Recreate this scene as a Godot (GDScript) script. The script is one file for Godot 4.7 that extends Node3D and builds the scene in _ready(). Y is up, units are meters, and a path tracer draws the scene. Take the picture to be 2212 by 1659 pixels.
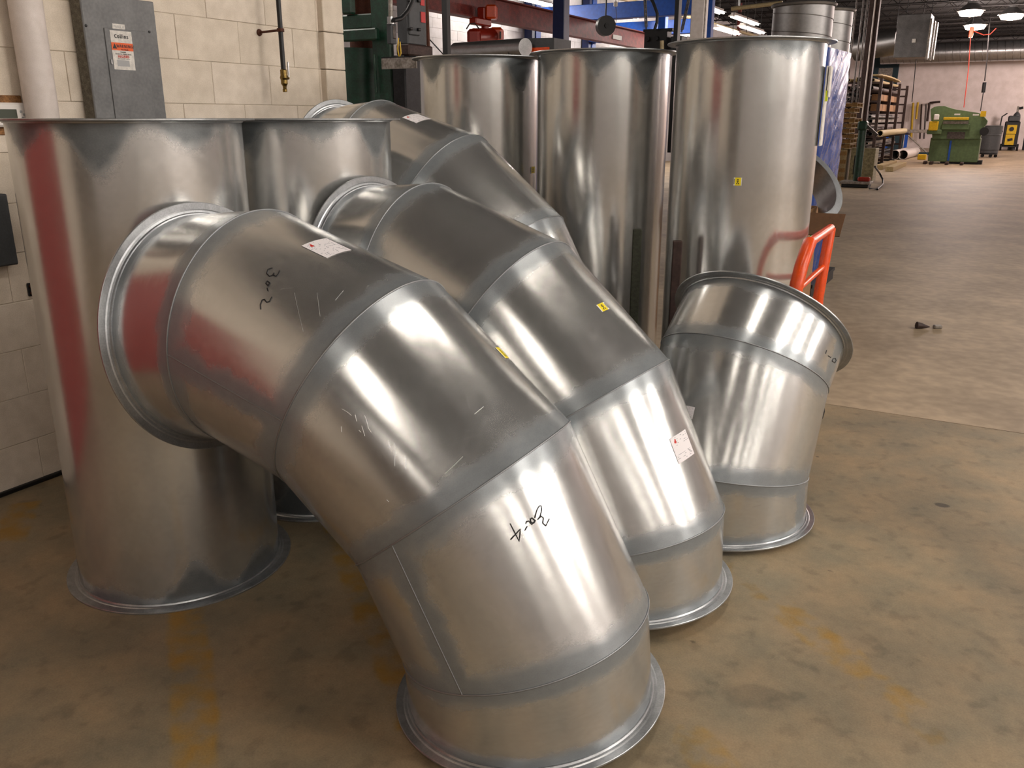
extends Node3D
# A sheet-metal shop: flanged galvanized duct elbows and pipes standing on a worn concrete floor.
# World: y up, metres; the long block wall runs along z at x = -3.5, the shop goes on towards -z.

var M := {}
var T := {}
var used := {}
var rng := RandomNumberGenerator.new()
const BAY := Color(1.0, 0.92, 0.89)
const LAMP := Color(1.0, 0.968, 0.935)

# ------------------------------------------------------------------ mesh builder
class MB:
	var v := PackedVector3Array()
	var n := PackedVector3Array()
	var t := PackedVector2Array()
	var ix := PackedInt32Array()
	func vert(p: Vector3, nn: Vector3, uv := Vector2.ZERO) -> int:
		v.append(p); n.append(nn); t.append(uv)
		return v.size() - 1
	func tri(a: int, b: int, c: int) -> void:
		var g := (v[b] - v[a]).cross(v[c] - v[a])
		if g.dot(n[a] + n[b] + n[c]) > 0.0:
			ix.append_array([a, c, b])
		else:
			ix.append_array([a, b, c])
	func poly(pts: Array, out: Vector3, uvs := []) -> void:
		var nn: Vector3 = (pts[1] - pts[0]).cross(pts[2] - pts[0]).normalized()
		if nn.dot(out) < 0.0: nn = -nn
		var k := v.size()
		for i in pts.size(): vert(pts[i], nn, uvs[i] if uvs.size() > 0 else Vector2.ZERO)
		for i in range(1, pts.size() - 1): tri(k, k + i, k + i + 1)
	func box(c: Vector3, s: Vector3, b := Basis(), ch := 0.0) -> MB:
		var h := s * 0.5
		var e: float = minf(ch, minf(h.x, minf(h.y, h.z)) * 0.6)
		var pt := func(x: float, y: float, z: float) -> Vector3: return c + b * Vector3(x, y, z)
		for a in 3:
			for sg in [-1.0, 1.0]:
				var o := Vector3.ZERO; o[a] = sg
				var p := (a + 1) % 3; var q := (a + 2) % 3
				var ps := []
				for k in [[-1, -1], [1, -1], [1, 1], [-1, 1]]:
					var w := Vector3.ZERO
					w[a] = sg * h[a]; w[p] = k[0] * (h[p] - e); w[q] = k[1] * (h[q] - e)
					ps.append(c + b * w)
				poly(ps, b * o, [Vector2(0, 1), Vector2(1, 1), Vector2(1, 0), Vector2(0, 0)])
		if e > 0.0:
			for a in 3:
				var p := (a + 1) % 3; var q := (a + 2) % 3
				for sp in [-1.0, 1.0]:
					for sq in [-1.0, 1.0]:
						var ps := []
						for k in [[-1, 0], [1, 0], [1, 1], [-1, 1]]:
							var w := Vector3.ZERO
							w[a] = k[0] * (h[a] - e)
							w[p] = sp * (h[p] - (e if k[1] == 1 else 0.0)); w[q] = sq * (h[q] - (0.0 if k[1] == 1 else e))
							ps.append(c + b * w)
						var o := Vector3.ZERO; o[p] = sp; o[q] = sq
						poly(ps, b * o)
			for sx in [-1.0, 1.0]:
				for sy in [-1.0, 1.0]:
					for sz in [-1.0, 1.0]:
						poly([pt.call(sx * h.x, sy * (h.y - e), sz * (h.z - e)), pt.call(sx * (h.x - e), sy * h.y, sz * (h.z - e)), pt.call(sx * (h.x - e), sy * (h.y - e), sz * h.z)], b * Vector3(sx, sy, sz))
		return self
	func tube(pts: Array, r: float, seg := 10, caps := true) -> MB:
		var up := Vector3.UP
		var d0: Vector3 = (pts[1] - pts[0]).normalized()
		if absf(d0.dot(up)) > 0.9: up = Vector3.RIGHT
		var u := d0.cross(up).normalized()
		var rings := []
		for i in pts.size():
			var d: Vector3 = (pts[mini(i + 1, pts.size() - 1)] - pts[maxi(i - 1, 0)]).normalized()
			u = (u - d * u.dot(d)).normalized()
			var w := d.cross(u)
			var k := v.size()
			rings.append(k)
			for j in seg + 1:
				var a := TAU * j / seg
				var nn := u * cos(a) + w * sin(a)
				vert(pts[i] + nn * r, nn, Vector2(float(j) / seg, float(i) / (pts.size() - 1)))
		for i in pts.size() - 1:
			for j in seg:
				var a: int = rings[i] + j; var b: int = rings[i + 1] + j
				tri(a, b, b + 1); tri(a, b + 1, a + 1)
		if caps:
			for e in [0, pts.size() - 1]:
				var d: Vector3 = (pts[1] - pts[0]) if e == 0 else (pts[e - 1] - pts[e])
				var ps := []
				for j in seg: ps.append(v[rings[e] + j])
				poly(ps, -d)
		return self
	# profile: array of Vector2(radius, height); smooth = normals shared along the profile
	func lathe(prof: Array, seg := 32, xf := Transform3D(), a0 := 0.0, a1 := TAU) -> MB:
		var total := 0.0
		for i in prof.size() - 1: total += prof[i].distance_to(prof[i + 1])
		var done := 0.0
		for i in prof.size() - 1:
			var p: Vector2 = prof[i]; var q: Vector2 = prof[i + 1]
			var l := p.distance_to(q)
			var e := (q - p) / maxf(l, 1e-6)
			var pn := Vector2(e.y, -e.x)
			var k := v.size()
			for j in seg + 1:
				var a := lerpf(a0, a1, float(j) / seg)
				var cs := Vector3(cos(a), 0, sin(a))
				var nn := (xf.basis * (cs * pn.x + Vector3.UP * pn.y)).normalized()
				vert(xf * (cs * p.x + Vector3.UP * p.y), nn, Vector2(float(j) / seg, done / total))
				vert(xf * (cs * q.x + Vector3.UP * q.y), nn, Vector2(float(j) / seg, (done + l) / total))
			done += l
			for j in seg:
				var a := k + j * 2
				tri(a, a + 1, a + 3); tri(a, a + 3, a + 2)
		return self
	# outline in the xy plane extruded along z from z0 to z1
	func prism(outline: Array, z0: float, z1: float, xf := Transform3D()) -> MB:
		var flat := PackedVector2Array(outline)
		var c := Vector2.ZERO
		for p in flat: c += p / flat.size()
		var ids := Geometry2D.triangulate_polygon(flat)
		for z in [z0, z1]:
			var nn := (xf.basis * Vector3(0, 0, signf(z - (z0 + z1) * 0.5))).normalized()
			var k := v.size()
			for p in flat: vert(xf * Vector3(p.x, p.y, z), nn, p)
			for i in range(0, ids.size(), 3): tri(k + ids[i], k + ids[i + 1], k + ids[i + 2])
		var cw := Geometry2D.is_polygon_clockwise(flat)
		for i in flat.size():
			var p := flat[i]; var q := flat[(i + 1) % flat.size()]
			var e := (q - p).normalized()
			var o := Vector3(-e.y, e.x, 0) if cw else Vector3(e.y, -e.x, 0)
			poly([xf * Vector3(p.x, p.y, z0), xf * Vector3(q.x, q.y, z0), xf * Vector3(q.x, q.y, z1), xf * Vector3(p.x, p.y, z1)], xf.basis * o)
		return self
	func mesh() -> ArrayMesh:
		var a := []
		a.resize(Mesh.ARRAY_MAX)
		a[Mesh.ARRAY_VERTEX] = v; a[Mesh.ARRAY_NORMAL] = n; a[Mesh.ARRAY_TEX_UV] = t; a[Mesh.ARRAY_INDEX] = ix
		var m := ArrayMesh.new()
		m.add_surface_from_arrays(Mesh.PRIMITIVE_TRIANGLES, a)
		return m

# ------------------------------------------------------------------ scene helpers
func mb() -> MB: return MB.new()
func bx(c: Vector3, s: Vector3, ch := 0.0, b := Basis()) -> MB: return MB.new().box(c, s, b, ch)
func numbered(called: String) -> String:
	if not used.has(called):
		used[called] = 0
		return called
	used[called] += 1
	return "%s_%03d" % [called, used[called]]
func obj(called: String, st, m: Material, parent: Node = self) -> MeshInstance3D:
	var o := MeshInstance3D.new()
	o.mesh = st.mesh() if st is MB else st
	o.material_override = m
	o.cast_shadow = GeometryInstance3D.SHADOW_CASTING_SETTING_ON
	if parent == self:
		o.name = numbered(called)
		add_child(o)
	else:
		o.name = called
		if parent.has_node(NodePath(called)):
			var k := 1
			while parent.has_node(NodePath("%s_%03d" % [called, k])): k += 1
			o.name = "%s_%03d" % [called, k]
		parent.add_child(o, true)
	return o
func tag(o: Node, label: String, category := "", group := "") -> Node:
	o.set_meta("label", label)
	if category != "": o.set_meta("category", category)
	if group != "": o.set_meta("group", group)
	return o
func thing(called: String, label: String, category: String, at := Vector3.ZERO, turn := 0.0, group := "") -> Node3D:
	var o := Node3D.new()
	o.name = numbered(called)
	add_child(o)
	o.position = at; o.rotation.y = turn
	tag(o, label, category, group)
	return o
func struct(called: String, label := "") -> Node3D:
	var o := Node3D.new()
	o.name = numbered(called)
	add_child(o)
	o.set_meta("kind", "structure")
	if label != "": o.set_meta("label", label)
	return o
func copy(o: Node3D, at: Vector3, turn: float, label: String) -> Node3D:
	var base := String(o.name)
	var r := o.duplicate() as Node3D
	r.name = numbered(base)
	add_child(r)
	r.position = at; r.rotation.y = turn
	r.set_meta("label", label)
	return r
func text_mesh(words: String, height: float, bold := false, italic := false) -> TextMesh:
	var f := SystemFont.new()
	f.font_names = PackedStringArray(["Droid Sans"])
	f.font_weight = 700 if bold else 400
	f.font_italic = italic
	var m := TextMesh.new()
	m.font = f; m.text = words; m.font_size = 32; m.pixel_size = height / 24.0; m.depth = 0.0006
	m.curve_step = 3.0
	return m

# ------------------------------------------------------------------ textures and materials
func noise_bytes(w: int, h: int, freq: float, sd: int, kind := FastNoiseLite.TYPE_SIMPLEX_SMOOTH, oct := 3, seamless := true) -> PackedByteArray:
	var f := FastNoiseLite.new()
	f.noise_type = kind; f.frequency = freq; f.seed = sd; f.fractal_octaves = oct
	if kind == FastNoiseLite.TYPE_CELLULAR: f.cellular_return_type = FastNoiseLite.RETURN_CELL_VALUE; f.fractal_type = FastNoiseLite.FRACTAL_NONE
	var im := f.get_seamless_image(w, h) if seamless else f.get_image(w, h)
	im.convert(Image.FORMAT_L8)
	return im.get_data()
func tone_tex(w: int, freq: float, sd: int, lo: Color, hi: Color, freq2 := 0.0, mixed := 0.5) -> ImageTexture:
	var a := noise_bytes(w, w, freq, sd, FastNoiseLite.TYPE_SIMPLEX_SMOOTH, 5)
	var b := noise_bytes(w, w, freq2 if freq2 > 0.0 else freq * 6.0, sd + 7, FastNoiseLite.TYPE_SIMPLEX_SMOOTH, 4)
	var d := PackedByteArray()
	d.resize(w * w * 3)
	for i in w * w:
		var k := lerpf(a[i], b[i], mixed) / 255.0
		k = clampf((k - 0.5) * 1.5 + 0.5, 0.0, 1.0)
		d[i * 3] = int(lerpf(lo.r, hi.r, k) * 255.0); d[i * 3 + 1] = int(lerpf(lo.g, hi.g, k) * 255.0); d[i * 3 + 2] = int(lerpf(lo.b, hi.b, k) * 255.0)
	return ImageTexture.create_from_image(Image.create_from_data(w, w, false, Image.FORMAT_RGB8, d))
func pm(c: Color, rough := 0.6, metal := 0.0, grain := "mottle", size := 1.0) -> StandardMaterial3D:
	var m := StandardMaterial3D.new()
	m.albedo_color = c; m.roughness = rough; m.metallic = metal
	if grain != "":
		m.albedo_texture = T[grain]
		m.uv1_triplanar = true; m.uv1_world_triplanar = true
		m.uv1_scale = Vector3.ONE / size
	return m
func glow(c: Color, e: float) -> StandardMaterial3D:
	var m := StandardMaterial3D.new()
	m.albedo_color = c; m.emission_enabled = true; m.emission = c; m.emission_energy_multiplier = e
	return m

# Galvanized sheet. Zinc-rich cold-galvanizing paint is sprayed along the welds (bands at both seams and along the
# lengthwise seam of a gore; scallops at the flange tacks of a straight pipe).
func galv(kind: String, sd: int) -> StandardMaterial3D:
	var w := 1536 if kind == "gore" else 1280
	var h := 384 if kind == "gore" else 960
	var low := noise_bytes(w, h, 0.008, sd)
	var mid := noise_bytes(w, h, 0.035, sd + 3)
	var fin := noise_bytes(w, h, 0.25, sd + 5, FastNoiseLite.TYPE_SIMPLEX_SMOOTH, 2)
	var spa := noise_bytes(w, h, 0.11, sd + 9, FastNoiseLite.TYPE_CELLULAR)
	var col := PackedByteArray(); col.resize(w * h * 3)
	var orm := PackedByteArray(); orm.resize(w * h * 3)
	var lob := PackedFloat32Array(); lob.resize(w * 2)
	for x in w:
		var u := float(x) / w
		for e in 2:
			var c := cos(TAU * (u * 8.0 + 0.18 + 0.4 * e))
			lob[x * 2 + e] = 0.025 + 0.11 * pow(maxf(0.0, 0.5 + 0.5 * c), 1.1) * (0.75 + 0.4 * sin(u * TAU * 3.0 + e * 2.0 + sd))
	rng.seed = sd
	var grain := 0.25
	for y in h:
		var v := float(y) / h
		for x in w:
			var i := y * w + x
			var a := low[i] / 255.0 - 0.5; var b := mid[i] / 255.0 - 0.5; var f := fin[i] / 255.0 - 0.5; var s := spa[i] / 255.0 - 0.5
			var u := float(x) / w
			var du := minf(u, 1.0 - u) * 2.08
			var k := 0.0
			if kind == "gore":
				var de := minf(v, 1.0 - v) * 0.36
				k = maxf(1.0 - smoothstep(0.022, 0.084, de + 0.035 * a + 0.012 * b), 1.0 - smoothstep(0.020, 0.062, du + 0.03 * a + 0.012 * b))
			else:
				var e0 := v * 1.52; var e1 := (1.0 - v) * 1.52
				k = maxf(1.0 - smoothstep(-0.035, 0.035, e0 - lob[x * 2] + 0.04 * a + 0.015 * b), 1.0 - smoothstep(-0.035, 0.035, e1 - lob[x * 2 + 1] + 0.04 * a + 0.015 * b))
				k = maxf(k, 0.85 * (1.0 - smoothstep(0.012, 0.022, du + 0.012 * a)))
			k = pow(k, 1.5)
			if k > 0.0 and k < 1.0: k = clampf(k + (rng.randf() - 0.5) * grain, 0.0, 1.0)     # grains of overspray
			var g := 0.815 + 0.03 * a + 0.02 * s + 0.015 * f
			var p := (0.58 if kind == "gore" else 0.47) + 0.03 * b + 0.04 * f
			var lum := lerpf(g, p, k)
			col[i * 3] = int(clampf(lum * lerpf(0.995, 0.965, k), 0, 1) * 255.0)
			col[i * 3 + 1] = int(clampf(lum * lerpf(0.995, 1.0, k), 0, 1) * 255.0)
			col[i * 3 + 2] = int(clampf(lum * lerpf(0.985, 1.02, k), 0, 1) * 255.0)
			orm[i * 3] = 255
			orm[i * 3 + 1] = int(clampf(lerpf(0.205 + 0.03 * a + 0.015 * s + 0.02 * b, 0.268, k), 0.1, 0.270) * 255.0)
			orm[i * 3 + 2] = int(lerpf(0.85, 0.40, k) * 255.0)
	var ci := Image.create_from_data(w, h, false, Image.FORMAT_RGB8, col)
	var oi := Image.create_from_data(w, h, false, Image.FORMAT_RGB8, orm)
	rng.seed = sd * 31 + 5
	for q in (44 if kind == "gore" else 16):     # handling scratches
		var x0 := rng.randf() * w; var y0 := h * (0.22 + 0.56 * rng.randf()) if kind == "gore" else h * (0.1 + 0.8 * rng.randf())
		var an := rng.randf_range(-0.5, 0.5) + (0.9 if rng.randf() < 0.5 else 2.4)
		var len := rng.randf_range(4, 34); var br := rng.randf_range(0.9, 1.0)
		if rng.randf() < 0.08: br = 0.2
		for t in int(len):
			var px := posmod(int(x0 + cos(an) * t), w); var py := int(y0 + sin(an) * t)
			if py < 0 or py >= h or rng.randf() < 0.25: continue
			ci.set_pixel(px, py, ci.get_pixel(px, py).lerp(Color(br, br, br), 0.45)); oi.set_pixel(px, py, oi.get_pixel(px, py).lerp(Color(1, 0.27, 0.7), 0.6))
	var m := StandardMaterial3D.new()
	m.albedo_texture = ImageTexture.create_from_image(ci)
	var ot := ImageTexture.create_from_image(oi)
	m.roughness = 1.0; m.roughness_texture = ot; m.roughness_texture_channel = BaseMaterial3D.TEXTURE_CHANNEL_GREEN
	m.metallic = 1.0; m.metallic_texture = ot; m.metallic_texture_channel = BaseMaterial3D.TEXTURE_CHANNEL_BLUE
	return m

func hatch(x: float, z: float, cx: float, cz: float, half_len: float) -> float:
	# signed distance inside a worn yellow floor stripe that runs along (0.77, 0.64)
	var d := Vector2(x - cx, z - cz)
	var a := d.dot(Vector2(0.77, 0.64)); var c := d.dot(Vector2(-0.64, 0.77))
	return minf(0.055 - absf(c), half_len - absf(a))
func floor_tex() -> ImageTexture:
	var w := 1152
	var a := noise_bytes(w, w, 0.004, 21, FastNoiseLite.TYPE_SIMPLEX_SMOOTH, 5, false)
	var b := noise_bytes(w, w, 0.02, 22, FastNoiseLite.TYPE_SIMPLEX_SMOOTH, 4, false)
	var c := noise_bytes(w, w, 0.12, 23, FastNoiseLite.TYPE_SIMPLEX_SMOOTH, 3, false)
	var e := noise_bytes(w, w, 0.045, 24, FastNoiseLite.TYPE_SIMPLEX_SMOOTH, 4, false)
	var d := PackedByteArray(); d.resize(w * w * 3)
	var st := [[-1.80, -1.345, 0.42], [-1.62, -1.92, 0.62], [-0.30, -2.45, 0.50], [-3.20, -1.71, 0.19], [-0.42, -1.75, 0.16]]
	var wear := [0.45, 0.35, 0.02, 0.45, 0.1]
	var spots := []
	rng.seed = 77
	for q in 60: spots.append([rng.randf_range(-3.4, 2.4), rng.randf_range(-4.6, 1.0), rng.randf_range(0.008, 0.028), rng.randf_range(0.3, 0.75)])
	spots.append([-0.40, -2.08, 0.075, 0.14])
	for y in w:
		for x in w:
			var i := y * w + x
			var X := -3.6 + 6.2 * x / w; var Z := -4.8 + 6.2 * y / w
			var na := a[i] / 255.0 - 0.5; var nb := b[i] / 255.0 - 0.5; var nc := c[i] / 255.0 - 0.5; var ne := e[i] / 255.0 - 0.5
			var k := 1.0 + 0.26 * na + 0.15 * nb + 0.08 * nc
			k -= 0.10 * smoothstep(0.10, 0.34, ne)
			var r := 0.625 * k; var g := 0.555 * k; var l := 0.470 * k
			r += 0.05 * nb * k; l = l * 0.94 - 0.03 * nb * k
			for q in 5:
				var s: float = hatch(X, Z, st[q][0], st[q][1], st[q][2])
				if s > -0.03:
					var paint: float = smoothstep(-0.012, 0.008, s + 0.03 * nb) * clampf(wear[q] + 1.6 * ne + 1.1 * nb, 0.0, 1.0)
					r = lerpf(r, 0.69, paint); g = lerpf(g, 0.53, paint); l = lerpf(l, 0.24, paint)
			d[i * 3] = int(clampf(r, 0, 1) * 255.0); d[i * 3 + 1] = int(clampf(g, 0, 1) * 255.0); d[i * 3 + 2] = int(clampf(l, 0, 1) * 255.0)
	var im := Image.create_from_data(w, w, false, Image.FORMAT_RGB8, d)
	for s in spots:
		var r0: float = s[2] / 6.2 * w
		var cx := int((s[0] + 3.6) / 6.2 * w); var cy := int((s[1] + 4.8) / 6.2 * w)
		for yy in range(int(-r0 * 1.5) - 1, int(r0 * 1.5) + 2):
			for xx in range(int(-r0 * 1.5) - 1, int(r0 * 1.5) + 2):
				var px := cx + xx; var py := cy + yy
				if px < 0 or py < 0 or px >= w or py >= w: continue
				var q := Vector2(xx, yy * 1.3).length() / maxf(r0, 0.5) + (b[py * w + px] / 255.0 - 0.5) * 1.4
				var f: float = (1.0 - smoothstep(0.75, 1.1, q)) * s[3]
				var p := im.get_pixel(px, py)
				im.set_pixel(px, py, p.lerp(Color(0.16, 0.14, 0.12), f))
	return ImageTexture.create_from_image(im)

func label_tex(yellow: bool, sd: int) -> ImageTexture:
	var w := 128
	var im := Image.create(w, w, false, Image.FORMAT_RGB8)
	rng.seed = sd
	if yellow:
		im.fill(Color(0.93, 0.84, 0.05))
		im.fill_rect(Rect2i(0, 0, 20, w), Color(0.9, 0.9, 0.88)); im.fill_rect(Rect2i(w - 12, 0, 12, w), Color(0.9, 0.9, 0.88))
		for r in [[52, 24, 26, 20], [46, 50, 38, 12], [58, 62, 14, 22], [44, 84, 16, 24], [70, 84, 16, 24], [4, 20, 10, 88]]: im.fill_rect(Rect2i(r[0], r[1], r[2], r[3]), Color(0.30, 0.26, 0.03))
	else:
		im.fill(Color(0.93, 0.91, 0.92))
		for row in 13:
			var x := 8
			var y := 8 + row * 9
			if row > 4 and row < 8 and sd % 2 == 0: continue
			while x < 116:
				var l := rng.randi_range(3, 11)
				if rng.randf() < 0.52: im.fill_rect(Rect2i(x, y, l, 2), Color(0.42, 0.42, 0.46))
				x += l + rng.randi_range(2, 7)
				if rng.randf() < 0.12: x += 30
		im.fill_rect(Rect2i(96, 14, 8, 20), Color(0.78, 0.14, 0.10)); im.fill_rect(Rect2i(99, 22, 10, 10), Color(0.78, 0.14, 0.10))
		for k in 26: im.set_pixel(14 + k, 112 - k, Color(0.1, 0.1, 0.12)); im.set_pixel(15 + k, 112 - k, Color(0.1, 0.1, 0.12))
	return ImageTexture.create_from_image(im)

func make_materials() -> void:
	T.mottle = tone_tex(512, 0.012, 3, Color(0.80, 0.80, 0.80), Color(1, 1, 1), 0.09, 0.45)
	T.dirty = tone_tex(512, 0.010, 13, Color(0.55, 0.53, 0.50), Color(1, 1, 1), 0.05, 0.5)
	T.block = tone_tex(512, 0.010, 17, Color(0.87, 0.86, 0.84), Color(1, 1, 1), 0.22, 0.55)
	T.concrete = tone_tex(768, 0.006, 31, Color(0.54, 0.48, 0.405), Color(0.72, 0.645, 0.555), 0.05, 0.45)
	T.grain = tone_tex(512, 0.20, 41, Color(0.86, 0.86, 0.86), Color(1, 1, 1), 0.4, 0.5)
	T.wood = tone_tex(256, 0.03, 47, Color(0.62, 0.60, 0.55), Color(1, 1, 1), 0.2, 0.5)
	M.gore = galv("gore", 2); M.gore_b = galv("gore", 8); M.pipe = galv("pipe", 5); M.pipe_b = galv("pipe", 14)
	M.flange = pm(Color(0.76, 0.77, 0.78), 0.32, 0.82, "mottle", 0.35)
	M.weld = pm(Color(0.66, 0.67, 0.68), 0.5, 0.85, "grain", 0.1)
	M.scratch = pm(Color(0.93, 0.93, 0.92), 0.45, 0.6, "")
	M.scratch_dull = pm(Color(0.70, 0.70, 0.69), 0.4, 0.8, "")
	M.galv_plain = pm(Color(0.80, 0.80, 0.80), 0.3, 0.9, "mottle", 1.2)
	M.galv_dull = pm(Color(0.54, 0.53, 0.525), 0.40, 0.85, "mottle", 1.6)
	M.block = pm(Color(0.90, 0.85, 0.79), 0.75, 0.0, "block", 0.55)
	M.block_b = pm(Color(0.885, 0.835, 0.77), 0.75, 0.0, "block", 0.62)
	M.mortar = pm(Color(0.84, 0.79, 0.72), 0.9, 0.0, "mottle", 0.3)
	M.white_wall = pm(Color(0.84, 0.825, 0.84), 0.8, 0.0, "block", 1.6)
	M.pink_wall = pm(Color(0.96, 0.91, 0.90), 0.8, 0.0, "block", 3.0)
	M.brown_wall = pm(Color(0.50, 0.43, 0.36), 0.85, 0.0, "dirty", 2.0)
	M.ceiling = pm(Color(0.12, 0.105, 0.10), 0.9, 0.0, "dirty", 1.5)
	M.joist = pm(Color(0.13, 0.105, 0.10), 0.8, 0.0, "dirty", 0.7)
	M.white_paint = pm(Color(0.86, 0.82, 0.80), 0.5, 0.0, "block", 0.4)
	M.panel_grey = pm(Color(0.455, 0.455, 0.455), 0.45, 0.0, "mottle", 0.9)
	M.panel_side = pm(Color(0.50, 0.48, 0.43), 0.7, 0.0, "dirty", 0.18)
	M.black = pm(Color(0.06, 0.06, 0.065), 0.5, 0.0, "mottle", 0.3)
	M.dark_steel = pm(Color(0.15, 0.15, 0.16), 0.45, 0.4, "dirty", 0.4)
	M.dark_grey = pm(Color(0.27, 0.28, 0.29), 0.55, 0.0, "mottle", 0.5)
	M.ink = pm(Color(0.05, 0.045, 0.06), 0.5, 0.0, "")
	M.rust = pm(Color(0.40, 0.20, 0.10), 0.7, 0.2, "dirty", 0.3)
	M.brass = pm(Color(0.66, 0.56, 0.34), 0.35, 1.0, "dirty", 0.1)
	M.green = pm(Color(0.10, 0.29, 0.21), 0.45, 0.0, "dirty", 0.5)
	M.mach_green = pm(Color(0.36, 0.45, 0.29), 0.6, 0.0, "mottle", 0.8)
	M.teal = pm(Color(0.10, 0.22, 0.26), 0.6, 0.0, "mottle", 0.8)
	M.red = pm(Color(0.60, 0.045, 0.03), 0.5, 0.0, "mottle", 0.8)
	M.beam_red = pm(Color(0.58, 0.21, 0.17), 0.55, 0.0, "dirty", 0.9)
	M.blue = pm(Color(0.08, 0.33, 0.72), 0.45, 0.0, "mottle", 0.8)
	M.navy = pm(Color(0.07, 0.14, 0.34), 0.45, 0.0, "mottle", 0.5)
	M.orange = pm(Color(0.96, 0.33, 0.06), 0.3, 0.0, "mottle", 0.3)
	M.orange_dark = pm(Color(0.66, 0.15, 0.06), 0.4, 0.0, "mottle", 0.3)
	M.yellow = pm(Color(0.86, 0.70, 0.06), 0.45, 0.0, "mottle", 0.4)
	M.cream = pm(Color(0.70, 0.66, 0.50), 0.6, 0.0, "dirty", 0.5)
	M.pipe_cream = pm(Color(0.80, 0.72, 0.55), 0.5, 0.0, "mottle", 0.4)
	M.wood = pm(Color(0.62, 0.47, 0.26), 0.8, 0.0, "wood", 0.3)
	M.wood_pale = pm(Color(0.74, 0.65, 0.48), 0.8, 0.0, "wood", 0.3)
	M.cardboard = pm(Color(0.62, 0.46, 0.31), 0.85, 0.0, "mottle", 0.3)
	M.card_dark = pm(Color(0.42, 0.29, 0.18), 0.85, 0.0, "mottle", 0.3)
	M.paper = pm(Color(0.90, 0.88, 0.85), 0.8, 0.0, "mottle", 0.2)
	M.sticker_green = pm(Color(0.20, 0.80, 0.12), 0.6, 0.0, "")
	M.sticker_red = pm(Color(0.75, 0.22, 0.22), 0.6, 0.0, "")
	M.lime = pm(Color(0.75, 0.80, 0.10), 0.6, 0.0, "")
	M.warn = pm(Color(0.86, 0.35, 0.09), 0.5, 0.0, "")
	M.light_grey = pm(Color(0.62, 0.62, 0.62), 0.6, 0.0, "")
	M.screen = pm(Color(0.24, 0.26, 0.21), 0.3, 0.0, "")
	M.plastic = pm(Color(0.86, 0.84, 0.82), 0.45, 0.0, "")
	M.tan = pm(Color(0.66, 0.47, 0.28), 0.8, 0.0, "dirty", 0.2)
	M.steel = pm(Color(0.45, 0.42, 0.41), 0.5, 0.6, "dirty", 0.5)
	M.steel_pale = pm(Color(0.72, 0.69, 0.66), 0.5, 0.3, "dirty", 0.6)
	M.steel_brown = pm(Color(0.30, 0.22, 0.20), 0.6, 0.3, "dirty", 0.6)
	M.stake = pm(Color(0.25, 0.26, 0.20), 0.6, 0.3, "dirty", 0.12)
	M.rubber = pm(Color(0.05, 0.05, 0.05), 0.8, 0.0, "")
	M.chain = pm(Color(0.40, 0.39, 0.38), 0.4, 0.8, "")
	M.film = pm(Color(0.17, 0.28, 0.55), 0.26, 0.0, "mottle", 0.5)
	M.film.metallic_specular = 0.35
	M.tube_glow = glow(Color(1.0, 0.96, 0.90), 9.0)
	M.bay_glow = glow(Color(1.0, 0.90, 0.82), 14.0)
	M.cord_red = pm(Color(0.75, 0.20, 0.12), 0.5, 0.0, "")
	M.line_dark = pm(Color(0.12, 0.10, 0.10), 0.7, 0.0, "")
	for k in 4:
		var m := StandardMaterial3D.new()
		m.roughness = 0.6
		m.albedo_texture = label_tex(k == 3, 11 + k)
		M["label_%d" % k] = m
	var f := StandardMaterial3D.new()
	f.roughness = 0.55
	f.albedo_texture = floor_tex()
	f.detail_enabled = true; f.detail_albedo = T.grain; f.detail_blend_mode = BaseMaterial3D.BLEND_MODE_MUL; f.detail_uv_layer = BaseMaterial3D.DETAIL_UV_2
	M.floor_near = f
	M.floor_far = pm(Color(1, 0.985, 0.95), 0.55, 0.0, "concrete", 5.0)

# ------------------------------------------------------------------ duct work
# an elbow of mitred gores: a chain of axis points P and directions D; s is square to the bend plane
func elbow_chain(p: Array, pieces: int) -> Dictionary:
	var hd: float = p[3]; var lean: float = p[4]; var roll: float = p[5]
	var h := Vector3(sin(hd), 0, cos(hd))
	var side := Vector3.UP.cross(h)
	var u := Vector3.UP * cos(roll) + side * sin(roll)
	var pts := [Vector3(p[0], p[2], p[1])]
	var ds := []
	var a := lean
	for i in pieces:
		var d := u * cos(a) + h * sin(a)
		ds.append(d)
		var l: float = p[8] if i == 0 else (p[9] if i == pieces - 1 else p[7])
		pts.append(pts[i] + d * l)
		a += p[11]
	return {"P": pts, "D": ds, "s": ds[0].cross(ds[1]).normalized(), "r": p[6], "rf": p[10], "n": pieces}
func cut_normal(c: Dictionary, i: int) -> Vector3:
	if i == 0: return c.D[0]
	if i == c.n: return c.D[c.n - 1]
	return (c.D[i - 1] + c.D[i]).normalized()
func gore_point(c: Dictionary, i: int, th: float, t: float, out := 0.0) -> Vector3:
	var w: Vector3 = c.D[i].cross(c.s)
	return c.P[i] + (c.s * cos(th) + w * sin(th)) * (c.r + out) + c.D[i] * t
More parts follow.
